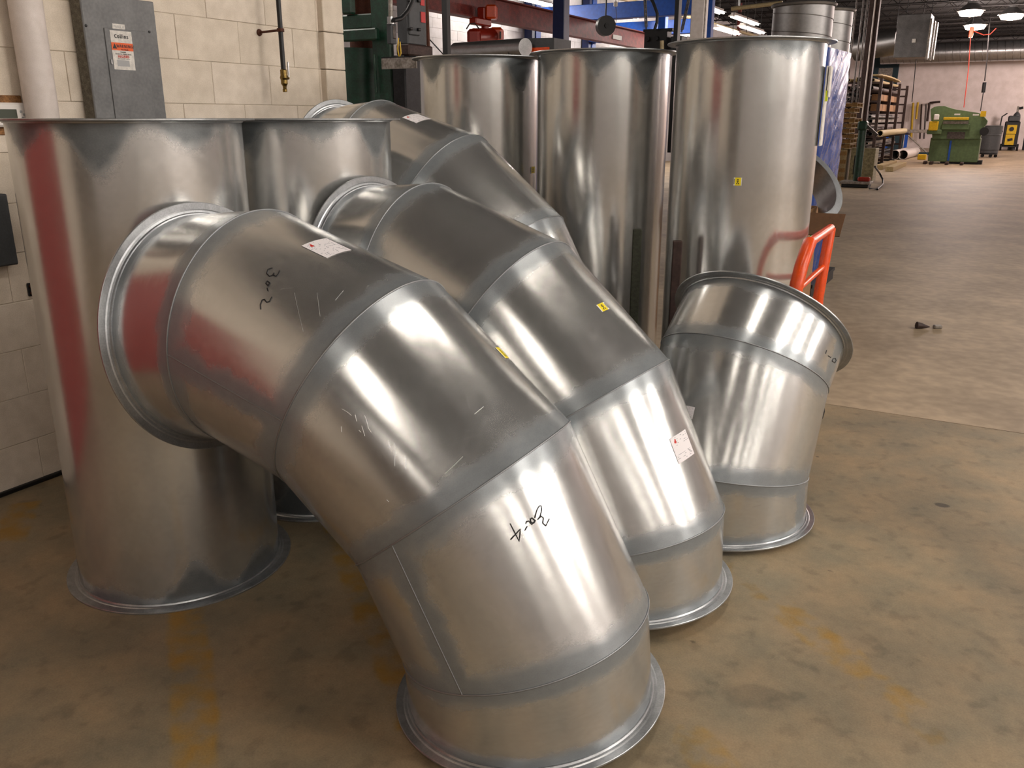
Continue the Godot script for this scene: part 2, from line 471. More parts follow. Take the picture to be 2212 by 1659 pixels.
func gore_mesh(c: Dictionary, i: int, o: Vector3, u0: float) -> MB:
	var m := MB.new()
	var d: Vector3 = c.D[i]
	var w: Vector3 = d.cross(c.s)
	var seg := 96
	var rows := [0.0, 0.06, 0.12, 0.18, -1.0, -0.18, -0.12, -0.06, 1.0]
	for layer in 2:
		var r: float = c.r - 0.003 * layer
		var k := m.v.size()
		for j in seg + 1:
			var th := TAU * j / seg + u0
			var nn: Vector3 = c.s * cos(th) + w * sin(th)
			var q: Vector3 = c.P[i] + nn * r
			var n0 := cut_normal(c, i); var n1 := cut_normal(c, i + 1)
			var t0: float = (c.P[i] - q).dot(n0) / d.dot(n0)
			var t1: float = (c.P[i + 1] - q).dot(n1) / d.dot(n1)
			var l := t1 - t0
			for e in 9:
				# v: 0.36 of texture per metre near each seam, stretched in the middle
				var f: float = [0.0, 0.05, 0.10, 0.14, 0.5, -0.14, -0.10, -0.05, 1.0][e]
				var tt: float
				var vv: float
				if e == 0: tt = t0; vv = 0.0
				elif e == 8: tt = t1; vv = 1.0
				elif e == 4: tt = (t0 + t1) * 0.5; vv = 0.5
				elif e < 4: tt = t0 + minf(f, l * f * 3.2); vv = f / 0.36
				else: tt = t1 + maxf(f, l * f * 3.2); vv = 1.0 + f / 0.36
				m.vert(q + d * tt - o, nn * (1.0 if layer == 0 else -1.0), Vector2(float(j) / seg, vv))
		for j in seg:
			for e in 8:
				var a := k + j * 9 + e
				m.tri(a, a + 1, a + 10); m.tri(a, a + 10, a + 9)
	return m
func seam_bead(c: Dictionary, i: int, o: Vector3, r: float) -> MB:
	var pts := []
	var nn := cut_normal(c, i)
	var d: Vector3 = c.D[i - 1]
	var w: Vector3 = d.cross(c.s)
	for j in 97:
		var th := TAU * j / 96
		var q: Vector3 = c.P[i] + (c.s * cos(th) + w * sin(th)) * (c.r + 0.0006)
		pts.append(q + d * ((c.P[i] - q).dot(nn) / d.dot(nn)) - o)
	return MB.new().tube(pts, r, 6, false)
func flange_mesh(r: float, rf: float, xf: Transform3D, sg: float) -> MB:
	# rolled ring: flat face out to rf, small hub lip round the duct; sg = direction towards the duct
	var pr := [Vector2(r - 0.002, 0), Vector2(rf - 0.001, 0), Vector2(rf, 0.0012), Vector2(rf, 0.0050), Vector2(rf - 0.0012, 0.0062), Vector2(r + 0.016, 0.0062), Vector2(r + 0.012, 0.0080), Vector2(r + 0.006, 0.0085), Vector2(r + 0.0035, 0.013), Vector2(r - 0.001, 0.0135)]
	var out := []
	for p in pr: out.append(Vector2(p.x, p.y * sg))
	return MB.new().lathe(out, 96, xf)
func along(d: Vector3) -> Basis:
	var x := d.cross(Vector3.RIGHT if absf(d.x) < 0.8 else Vector3.BACK).normalized()
	return Basis(x, d, x.cross(d))
func elbow(p: Array, pieces: int, label: String) -> Array:
	var c := elbow_chain(p, pieces)
	var o: Vector3 = Vector3(c.P[0].x, 0, c.P[0].z)
	var t := thing("duct_elbow", label, "duct elbow", o, 0.0, "flanged galvanized elbows on the floor")
	var gores := []
	for i in pieces:
		var nm := "gore"
		if i == 0: nm = "base_collar"
		elif i == pieces - 1: nm = "end_collar"
		var gn := obj(nm, gore_mesh(c, i, o, (PI + 0.03) if (i % 2 == 0) else 0.03), M.gore if i % 2 == 1 else M.gore_b, t)
		gores.append(gn)
		if i > 0: obj("weld_seam", seam_bead(c, i, o, 0.0024), M.weld, t)
		if i > 0 and i < pieces - 1:
			var th := 0.03 if i % 2 == 1 else PI + 0.03
			var pts := []
			for k in 12:
				var q := gore_point(c, i, th, 0.0)
				var n0 := cut_normal(c, i); var n1 := cut_normal(c, i + 1)
				var t0: float = (c.P[i] - q).dot(n0) / c.D[i].dot(n0); var t1: float = (c.P[i + 1] - q).dot(n1) / c.D[i].dot(n1)
				pts.append(gore_point(c, i, th, lerpf(t0, t1, k / 11.0), 0.0003) - o)
			obj("lengthwise_seam", MB.new().tube(pts, 0.0016, 6, false), M.weld, gn)
	obj("flange", flange_mesh(c.r, c.rf, Transform3D(along(c.D[0]), c.P[0] - o), 1.0), M.flange, t)
	obj("flange", flange_mesh(c.r, c.rf, Transform3D(along(c.D[pieces - 1]), c.P[pieces] - o), -1.0), M.flange, t)
	return [t, c, o, gores]
# a sticker bent onto gore i: angles a0..a1, along t0..t1
func sticker(e: Array, i: int, a0: float, a1: float, t0: float, t1: float, m: Material, called: String, label: String, skew := 0.0) -> void:
	var s := MB.new()
	for j in 9:
		for k in 2:
			var f := j / 8.0
			var th := lerpf(a0, a1, f)
			var tt := (t0 if k == 0 else t1) + skew * f
			var c: Dictionary = e[1]
			var w: Vector3 = c.D[i].cross(c.s)
			s.vert(gore_point(c, i, th, tt, 0.0012) - e[2], c.s * cos(th) + w * sin(th), Vector2(1.0 - f, 1.0 - k))
	for j in 8:
		var a := j * 2
		s.tri(a, a + 1, a + 3); s.tri(a, a + 3, a + 2)
	tag(obj(called, s, m, e[3][i]), label)
func marker(e: Array, i: int, strokes: Array, label: String, called := "marker_writing", m: Material = M.ink, rad := 0.0016) -> void:
	var s := MB.new()
	for st in strokes:
		var pts := []
		for q in st: pts.append(gore_point(e[1], i, q[0], q[1], 0.0004) - e[2])
		var fine := []
		for k in pts.size() - 1:
			for f in 3: fine.append(pts[k].lerp(pts[k + 1], f / 3.0))
		fine.append(pts[-1])
		s.tube(fine, rad, 5)
	tag(obj(called, s, m, e[3][i]), label)

func straight_pipe(at: Vector3, h: float, turn: float, label: String, m: Material, r := 0.331) -> Node3D:
	var t := thing("duct_pipe", label, "duct pipe", at, turn, "straight flanged duct pipes standing on end")
	var s := MB.new()
	for layer in 2:
		var rr := r - 0.003 * layer
		var k := s.v.size()
		for j in 97:
			var a := TAU * j / 96
			var nn := Vector3(cos(a), 0, sin(a))
			for e in 4:
				var y: float = [0.006, h * 0.34, h * 0.67, h - 0.006][e]
				s.vert(nn * rr + Vector3.UP * y, nn * (1.0 if layer == 0 else -1.0), Vector2(j / 96.0, 1.0 - y / h))
		for j in 96:
			for e in 3:
				var a := k + j * 4 + e
				s.tri(a, a + 1, a + 5); s.tri(a, a + 5, a + 4)
	var pw := obj("pipe_wall", s, m, t)
	obj("lengthwise_seam", MB.new().tube([Vector3(r + 0.0004, 0.02, 0), Vector3(r + 0.0004, h * 0.5, 0), Vector3(r + 0.0004, h - 0.02, 0)], 0.0018, 6), M.weld, pw)
	obj("flange", flange_mesh(r, r + 0.041, Transform3D(Basis(), Vector3.ZERO), 1.0), M.flange, t)
	obj("flange", flange_mesh(r, r + 0.041, Transform3D(Basis(), Vector3(0, h, 0)), -1.0), M.flange, t)
	return t
func pipe_sticker(t: Node3D, az: float, half: float, y0: float, y1: float, m: Material, called: String, label: String) -> void:
	var s := MB.new()
	for j in 7:
		var a := az + half * (j / 3.0 - 1.0)
		var nn := Vector3(cos(a), 0, sin(a))
		for k in 2: s.vert(nn * 0.3322 + Vector3.UP * (y1 if k == 0 else y0), nn, Vector2(1.0 - j / 6.0, k))
	for j in 6:
		var a := j * 2
		s.tri(a, a + 1, a + 3); s.tri(a, a + 3, a + 2)
	tag(obj(called, s, m, t), label)

# ------------------------------------------------------------------ lamps
func strip_lamp(at: Vector3, length: float, label: String, energy: float) -> Node3D:
	var t := thing("strip_light", label, "ceiling light", at, 0.0, "fluorescent strip lights along the shop")
	obj("housing", mb().prism([Vector2(-0.05, 0.075), Vector2(0.05, 0.075), Vector2(0.05, 0.035), Vector2(0.13, 0.0), Vector2(0.125, -0.005), Vector2(-0.125, -0.005), Vector2(-0.13, 0.0), Vector2(-0.05, 0.035)], -length * 0.5, length * 0.5), M.white_paint, t)
	for sg in [-1, 1]:
		obj("tube", mb().tube([Vector3(0.055 * sg, -0.028, -length * 0.49), Vector3(0.055 * sg, -0.028, length * 0.49)], 0.019, 10), M.tube_glow, t)
		obj("hanger", mb().tube([Vector3(0, 0.07, sg * length * 0.4), Vector3(0, 5.38 - at.y, sg * length * 0.4)], 0.004, 5), M.chain, t)
	for sg in [-1.0, 1.0]:     # one light in front of each bare tube, facing half sideways as the tube does
		var l := AreaLight3D.new()
		l.name = "tube_light" if sg < 0.0 else "tube_light_001"
		l.area_size = Vector2(0.06, length)
		l.area_normalize_energy = true
		l.light_energy = energy
		l.light_color = LAMP
		l.shadow_enabled = true
		l.area_range = 60.0
		l.basis = Basis(Vector3.BACK, sg * 0.95) * Basis(Vector3.RIGHT, -PI / 2)
		l.position = Vector3(0.055 * sg, -0.028, 0) - l.basis.z * 0.03
		t.add_child(l)
	return t

func _ready() -> void:
	# ---------------------------------------------------------------- camera, environment, exposure
	var cam := Camera3D.new()
	cam.name = "camera"
	cam.fov = rad_to_deg(2.0 * atan(829.5 / 1850.0))
	cam.near = 0.05; cam.far = 200.0
	add_child(cam)
	cam.position = Vector3(0, 1.52, 0)
	cam.rotation = Vector3(-atan(574.0 / 1850.0), deg_to_rad(29.5), 0)
	cam.current = true
	var env := Environment.new()
	env.background_mode = Environment.BG_COLOR
	env.background_color = Color(0.01, 0.01, 0.012)
	env.tonemap_mode = Environment.TONE_MAPPER_LINEAR
	env.tonemap_exposure = 1.15
	env.sdfgi_enabled = true; env.ssao_enabled = true; env.ssil_enabled = true
	var we := WorldEnvironment.new()
	we.name = "environment"
	we.environment = env
	add_child(we)
	make_materials()
	lamps()
	shell()
	ducts()
	wall_fittings()
	near_background()
	overhead()
	far_background()

func lamps() -> void:
	var e := 4.6
	var names := ["over the elbows", "behind the camera", "further behind the camera"]
	# rows run along the long wall, at the same height as those seen in the distance
	for row in [[-0.1, [-3.0, 2.4, 7.8]], [3.1, [-8.4, -3.0, 2.4, 7.8]], [6.3, [-8.4, -3.0, 2.4, 7.8]], [9.5, [-8.4, -3.0, 2.4, 7.8]], [12.8, [-8.4, -3.0, 2.4, 7.8]], [16.0, [-8.4, -3.0, 2.4, 7.8]]]:
		for z in row[1]:
			strip_lamp(Vector3(row[0], 4.1, z), 2.44, "white fluorescent strip light hanging over the open floor beyond the right edge of the photo", e * (0.32 if row[0] < 0.0 else (1.3 if z < 0.0 else 0.45)))
	strip_lamp(Vector3(-5.9, 4.1, -5.6), 2.44, "fluorescent strip light above the green press", e)
	strip_lamp(Vector3(-10.1, 4.1, -18.0), 3.4, "fluorescent strip light left of the blue column, above the red beam", e)
	strip_lamp(Vector3(-9.3, 4.1, -22.5), 1.4, "short fluorescent strip light in front of the blue cross beams", e)
	strip_lamp(Vector3(-7.0, 4.1, -22.4), 1.7, "fluorescent strip light just right of the white column", e)
	strip_lamp(Vector3(-6.95, 4.1, -25.3), 2.44, "fluorescent strip light second right of the white column", e)
	strip_lamp(Vector3(-9.747, 4.100, -27.640), 2.44, "distant fluorescent strip light left of the white column", e)
	strip_lamp(Vector3(-8.234, 4.100, -27.986), 2.44, "distant fluorescent strip light low beside the white column", e)
	strip_lamp(Vector3(-7.440, 4.100, -27.941), 2.44, "distant fluorescent strip light next to the grey spiral duct", e)
	var k := 0
	for p in [Vector3(-1.831, 4.800, -32.866), Vector3(-1.902, 4.800, -37.837), Vector3(-0.712, 4.800, -34.660), Vector3(4.0, 4.8, -20.0), Vector3(3.0, 4.8, -29.0), Vector3(3.0, 4.8, -38.0), Vector3(4.0, 4.8, -46.0), Vector3(10.0, 4.8, -24.0), Vector3(10.0, 4.8, -34.0), Vector3(10.0, 4.8, -44.0)]:
		var t := thing("high_bay_light", ["upper left of the three high bay lights at the far end", "lower high bay light above the orange cord reel", "rightmost high bay light at the far end"][k] if k < 3 else "high bay light hanging over the far floor beyond the right edge of the photo", "ceiling light", p, 0.0, "high bay lights at the far end")
		obj("shade", mb().lathe([Vector2(0.05, 0.42), Vector2(0.12, 0.40), Vector2(0.14, 0.20), Vector2(0.42, -0.02), Vector2(0.40, -0.03), Vector2(0.13, 0.18)], 24), M.galv_plain, t)
		obj("bulb", mb().lathe([Vector2(0.0, 0.10), Vector2(0.25, 0.06), Vector2(0.36, -0.06), Vector2(0.30, -0.16), Vector2(0.0, -0.20)], 24), M.bay_glow, t)
		obj("stem", mb().tube([Vector3(0, 0.40, 0), Vector3(0, 5.38 - p.y, 0)], 0.015, 6), M.dark_steel, t)
		var l := OmniLight3D.new()
		l.name = "bulb_light"; l.light_energy = 26.0 if p.z < -42.0 else 5.5; l.light_color = BAY; l.light_size = 0.3; l.omni_range = 60.0; l.omni_attenuation = 2.0; l.shadow_enabled = true
		l.position = Vector3(0, -0.55, 0)
		t.add_child(l)
		k += 1

func shell() -> void:
	# ---- floor
	var fl := struct("floor", "worn grey-brown concrete floor with faded yellow stripes")
	var q := mb()
	var near := ArrayMesh.new()
	var a := []
	a.resize(Mesh.ARRAY_MAX)
	q.poly([Vector3(-3.6, 0, -4.797), Vector3(2.6, 0, -4.797), Vector3(2.6, 0, 1.4), Vector3(-3.6, 0, 1.4)], Vector3.UP, [Vector2(0, 0), Vector2(1, 0), Vector2(1, 1), Vector2(0, 1)])
	a[Mesh.ARRAY_VERTEX] = q.v; a[Mesh.ARRAY_NORMAL] = q.n; a[Mesh.ARRAY_TEX_UV] = q.t; a[Mesh.ARRAY_INDEX] = q.ix
	var uv2 := PackedVector2Array()
	for t in q.t: uv2.append(t * 7.0)
	a[Mesh.ARRAY_TEX_UV2] = uv2
	near.add_surface_from_arrays(Mesh.PRIMITIVE_TRIANGLES, a)
	obj("slab_top", near, M.floor_near, fl)
	obj("slab", bx(Vector3(-0.5, -0.102, -1.7), Vector3(6.2, 0.2, 6.2)), M.mortar, fl)
	obj("slab", bx(Vector3(4.0, -0.1, -28.75), Vector3(30.8, 0.2, 47.89)), M.floor_far, fl)
	obj("slab", bx(Vector3(10.9, -0.1, 4.15), Vector3(16.59, 0.2, 17.9)), M.floor_far, fl)
	obj("slab", bx(Vector3(-0.5, -0.1, 7.3), Vector3(6.2, 0.2, 11.79)), M.floor_far, fl)
	# ---- left block wall
	var wl := struct("wall_left", "cream painted concrete block wall")
	obj("core", bx(Vector3(-3.655, 2.7, 4.43), Vector3(0.301, 5.4, 17.14)), M.mortar, wl)
	var bm := bx(Vector3.ZERO, Vector3(0.03, 0.1965, 0.3880), 0.0022).mesh()
	var hm := bx(Vector3.ZERO, Vector3(0.03, 0.1965, 0.193), 0.0022).mesh()
	var rest := mb()
	rng.seed = 5
	for row in 27:
		var y := 0.0985 + row * 0.1985
		var z := -2.986 - 0.195 - (0.0 if row % 2 == 1 else 0.195)
		z -= 0.39 * 2
		while z < 13.0:
			var len := 0.3855
			if z - 0.19 < -4.14:
				if z + 0.19 < -4.0: z += 0.39; continue
				len = 0.0
			var in_door: bool = z > -1.12 and z < 1.85 and y < 2.42
			if not in_door and row < 12 and z < -1.2:
				var o := obj("block", bm if len > 0.0 else hm, M.block if rng.randf() < 0.5 else M.block_b, wl)
				o.position = Vector3(-3.5152 + rng.randf_range(-0.0012, 0.0012), y, z if len > 0.0 else z + 0.097)
			elif not in_door:
				rest.box(Vector3(-3.515, y, z), Vector3(0.03, 0.1965, 0.388))
			z += 0.39
	obj("block_field", rest, M.block, wl).set_meta("kind", "stuff")
	# pilaster at the end of the wall
	for row in 14:
		if row < 14:
			obj("pilaster_block", bx(Vector3(-3.56, 0.0985 + row * 0.1985, -4.062), Vector3(0.20, 0.1945, 0.17), 0.004), M.block_b, wl)
	obj("pilaster_top", bx(Vector3(-3.56, 4.09, -4.062), Vector3(0.20, 2.6, 0.17), 0.004), M.block_b, wl)
	var bb := struct("baseboard_left", "dark dirt-filled gap along the foot of the block wall")
	obj("joint_strip", bx(Vector3(-3.494, 0.009, 1.0), Vector3(0.022, 0.018, 10.3), 0.003), M.black, bb)
	# red steel door in the left wall, beside the camera: seen mirrored in the pipes
	var dr := struct("door_1", "large red steel door in the block wall")
	obj("leaf", bx(Vector3(-3.49, 1.14, -0.28), Vector3(0.05, 2.26, 1.29), 0.006), M.red, dr)
	obj("leaf", bx(Vector3(-3.49, 1.14, 0.93), Vector3(0.05, 2.26, 1.09), 0.006), M.red, dr)
	for z in [-0.96, 1.51]: obj("frame", bx(Vector3(-3.485, 1.17, z), Vector3(0.08, 2.34, 0.06), 0.006), M.red, dr)
	obj("frame", bx(Vector3(-3.485, 2.31, 0.275), Vector3(0.08, 0.06, 2.41), 0.006), M.red, dr)
	obj("handle", mb().tube([Vector3(-3.46, 1.05, 0.30), Vector3(-3.40, 1.05, 0.30), Vector3(-3.40, 1.05, 0.16)], 0.012, 8), M.galv_plain, dr)
	# ---- other walls
	var wr := struct("wall_return", "plain block wall behind the end of the pilaster")
	obj("core", bx(Vector3(-7.4, 2.7, -3.95), Vector3(7.6, 5.4, 0.28)), M.white_wall, wr)
	var wf := struct("wall_left_far", "white painted block wall behind the red crane beam")
	obj("core", bx(Vector3(-11.35, 2.7, -28.2), Vector3(0.27, 5.4, 48.2)), M.white_wall, wf)
	var fb := bx(Vector3.ZERO, Vector3(0.03, 0.194, 0.386)).mesh()
	for row in range(11, 19):
		for k in 31:
			var o := obj("block", fb, M.white_wall, wf)
			o.position = Vector3(-11.21 + rng.randf_range(-0.003, 0.003), 0.1 + row * 0.1985, -14.0 - k * 0.39 - (0.195 if row % 2 == 1 else 0.0))
	var wz := struct("wall_far", "pinkish white far wall of the shop")
	obj("core", bx(Vector3(4.0, 2.7, -52.3), Vector3(30.8, 5.4, 0.4)), M.pink_wall, wz)
	obj("upper_cladding", bx(Vector3(4.0, 5.05, -52.06), Vector3(30.8, 0.7, 0.06)), M.galv_dull, wz)
	var wr2 := struct("wall_right", "white wall on the right side of the shop, outside the photo")
	obj("core", bx(Vector3(18.2, 2.7, -19.0), Vector3(0.4, 5.4, 66.2)), M.white_wall, wr2)
	var wb := struct("wall_back", "white wall behind the camera")
	obj("core", bx(Vector3(7.4, 2.7, 13.2), Vector3(22.0, 5.4, 0.4)), M.white_wall, wb)
	var d2 := struct("door_2", "wide brown roll-up door in the wall behind the camera")
	for y in 14: obj("slat", bx(Vector3(-1.2, 0.16 + y * 0.3, 12.96), Vector3(4.4, 0.285, 0.05), 0.01), M.brown_wall, d2)
	for x in [-3.42, 1.02]: obj("track", bx(Vector3(x, 2.15, 12.95), Vector3(0.10, 4.3, 0.09)), M.dark_steel, d2)
	var ce := struct("ceiling", "dark roof deck with open web joists")
	obj("roof_deck", bx(Vector3(4.0, 5.5, -19.0), Vector3(31.2, 0.2, 64.8)), M.ceiling, ce)
	var jm := mb()
	jm.box(Vector3(4.0, 0.18, 0), Vector3(30.6, 0.05, 0.09))
	jm.box(Vector3(4.0, -0.18, 0), Vector3(30.6, 0.04, 0.07))
	for k in 76:
		var x := -11.1 + k * 0.4
		var up := 1.0 if k % 2 == 0 else -1.0
		jm.tube([Vector3(x, -0.17 * up, 0), Vector3(x + 0.4, 0.17 * up, 0)], 0.012, 4, false)
	var jmesh := jm.mesh()
	for k in 24:
		obj("joist", jmesh, M.joist, ce).position = Vector3(0, 5.18, -6.0 - k * 1.85)

func ducts() -> void:
	straight_pipe(Vector3(-2.406, 0.0, -1.832), 1.52, 2.1, "galvanized duct pipe nearest the block wall corner, showing a red reflection", M.pipe, 0.3375)
	straight_pipe(Vector3(-2.392, 0.0, -2.592), 1.52, 2.3, "galvanized duct pipe half hidden behind the two front elbows", M.pipe_b, 0.334)
	var pa := straight_pipe(Vector3(-2.61, 0.0, -4.26), 1.83, 1.9, "leftmost of the three taller galvanized pipes at the back", M.pipe_b)
	straight_pipe(Vector3(-1.862, 0.0, -4.23), 1.832, 2.5, "middle of the three taller galvanized pipes at the back", M.pipe)
	var pc := straight_pipe(Vector3(-1.11, 0.0, -4.16), 1.846, 2.2, "rightmost of the three taller galvanized pipes, with a yellow sticker", M.pipe_b)
	pipe_sticker(pc, 1.34 + 2.2, 0.052, 1.238, 1.272, M.label_3, "sticker", "yellow and white sticker")
	pipe_sticker(pa, 0.0 + 1.9, 0.075, 1.232, 1.267, M.label_3, "sticker", "small yellow sticker")
	var e1 := elbow([-0.944, -1.7684, 0.0286, -1.5588, 0.0735, 0.0268, 0.3310, 0.3917, 0.1985, 0.2172, 0.3666, 0.3987], 5, "front galvanized elbow with marker writing, resting on the left pipe")
	sticker(e1, 3, 1.364, 1.656, 0.149, 0.236, M.label_0, "paper_label", "white paper label")
	sticker(e1, 2, 1.885, 2.03, 0.170, 0.209, M.label_3, "sticker", "yellow sticker")
	marker(e1, 3, [[[1.0304, 0.2317], [0.9996, 0.2373], [0.964, 0.2307], [0.9542, 0.219], [0.9768, 0.2134], [0.9963, 0.2167], [0.9763, 0.2117], [0.9791, 0.2043], [1.0064, 0.204], [1.0361, 0.2089]], [[0.9066, 0.2028], [0.9117, 0.214], [0.8906, 0.2129], [0.8829, 0.2034], [0.9066, 0.2028], [0.8736, 0.1998]], [[0.8617, 0.1998], [0.8438, 0.1925]], [[0.6958, 0.1778], [0.7258, 0.1863], [0.7612, 0.1896], [0.7738, 0.1857], [0.7618, 0.1753], [0.7769, 0.1696], [0.8179, 0.1719]]], "black marker writing 3a-2")
	marker(e1, 1, [[[1.07, 0.3163], [1.1117, 0.3299], [1.1409, 0.3352], [1.1554, 0.3339], [1.1496, 0.3254], [1.1144, 0.3124], [1.086, 0.3097], [1.1229, 0.3117], [1.1331, 0.3054], [1.1108, 0.296], [1.1224, 0.2863], [1.1743, 0.2964]], [[1.0658, 0.3095], [1.0516, 0.3195], [1.0357, 0.3192], [1.0307, 0.3118], [1.0486, 0.3068], [1.0681, 0.3109], [1.0288, 0.3064], [1.0182, 0.3177], [1.0, 0.3189], [0.9913, 0.3148]], [[0.9634, 0.3027], [0.9944, 0.3086]], [[0.8882, 0.3333], [0.895, 0.2864], [0.9388, 0.3107], [0.8429, 0.2998]]], "black marker writing 3a-4")
	marker(e1, 2, [[[0.4582, 0.3041], [0.4715, 0.2905], [0.4775, 0.2769]], [[0.5469, 0.2551], [0.5274, 0.2402], [0.5074, 0.2279]], [[0.5004, 0.2721], [0.4767, 0.2585]], [[0.483, 0.2425], [0.4496, 0.2204]], [[0.5074, 0.2279], [0.502, 0.2156]], [[0.5703, 0.1596], [0.5179, 0.1391], [0.4661, 0.1208]], [[0.5525, 0.1721], [0.5217, 0.1609]], [[0.5679, 0.119], [0.5099, 0.0981]], [[0.3681, 0.2761], [0.3435, 0.2664]], [[0.2548, 0.0791], [0.2563, 0.0718]], [[0.4463, 0.24], [0.4476, 0.2326]], [[1.1369, 0.089], [1.2325, 0.09]], [[0.6916, 0.0284], [0.7731, 0.0286], [0.8591, 0.0303]]], "fresh bright scratches", "scratches", M.scratch, 0.0006)
	marker(e1, 3, [[[0.9262, 0.129], [0.8169, 0.0876], [0.6949, 0.0408]], [[1.0103, 0.0795], [0.9298, 0.0526], [0.8535, 0.0277]], [[1.024, 0.0253], [1.1311, 0.0296]]], "long thin scratches", "scratches", M.scratch_dull, 0.0004)
	var e2 := elbow([-0.9545, -2.4515, 0.0331, -1.621, 0.0491, -0.0175, 0.3310, 0.3916, 0.1985, 0.2171, 0.3665, 0.3987], 5, "middle galvanized elbow between the front and rear elbows, white label low on its side")
	sticker(e2, 1, 1.291, 1.590, 0.158, 0.240, M.label_1, "paper_label", "white paper label")
	sticker(e2, 2, 1.411, 1.548, 0.169, 0.198, M.label_3, "sticker", "yellow sticker")
	var e3 := elbow([-1.6709, -3.2634, 0.0371, -1.6013, 0.1024, 0.0, 0.3280, 0.3859, 0.5380, 0.2095, 0.3625, 0.3927], 5, "rear galvanized elbow reaching highest, in front of the taller pipes")
	sticker(e3, 3, 1.250, 1.570, 0.160, 0.240, M.label_2, "paper_label", "white paper label")
	var e4 := elbow([-0.8275, -3.1534, 0.0113, -3.3426, -0.0029, 0.0307, 0.3336, 0.3901, 0.1985, 0.2027, 0.3670, 0.3944], 3, "short galvanized elbow at the right, its flange tilted up to the right")
	sticker(e4, 1, 1.446, 1.60, 0.139, 0.184, M.label_2, "paper_label", "small white paper label")
	marker(e4, 2, [[[2.9167, 0.0921], [2.9237, 0.0779]], [[2.9858, 0.0824], [3.0487, 0.0892]], [[3.1045, 0.0948], [3.1696, 0.1119], [3.2184, 0.1126], [3.206, 0.0985], [3.1044, 0.0862], [3.1235, 0.1001]]], "black marker writing 1-D")
	# steel stakes standing between the elbows and the tall pipes
	var k := 0
	for p in [[-1.457, -3.75, 1.032], [-1.262, -3.75, 0.992]]:
		var t := thing("steel_stake", ["greenish steel stake standing in front of the middle tall pipe", "dark rusty steel stake beside the right tall pipe"][k], "stake", Vector3(p[0], 0, p[1]), 0.4)
		obj("bar", bx(Vector3(0, p[2] * 0.5 + 0.003, 0), Vector3(0.042, p[2] - 0.006, 0.034), 0.004), M.stake if k == 0 else M.steel_brown, t)
		obj("foot_plate", bx(Vector3(0, 0.004, 0), Vector3(0.12, 0.008, 0.12), 0.002), M.dark_steel, t)
		k += 1

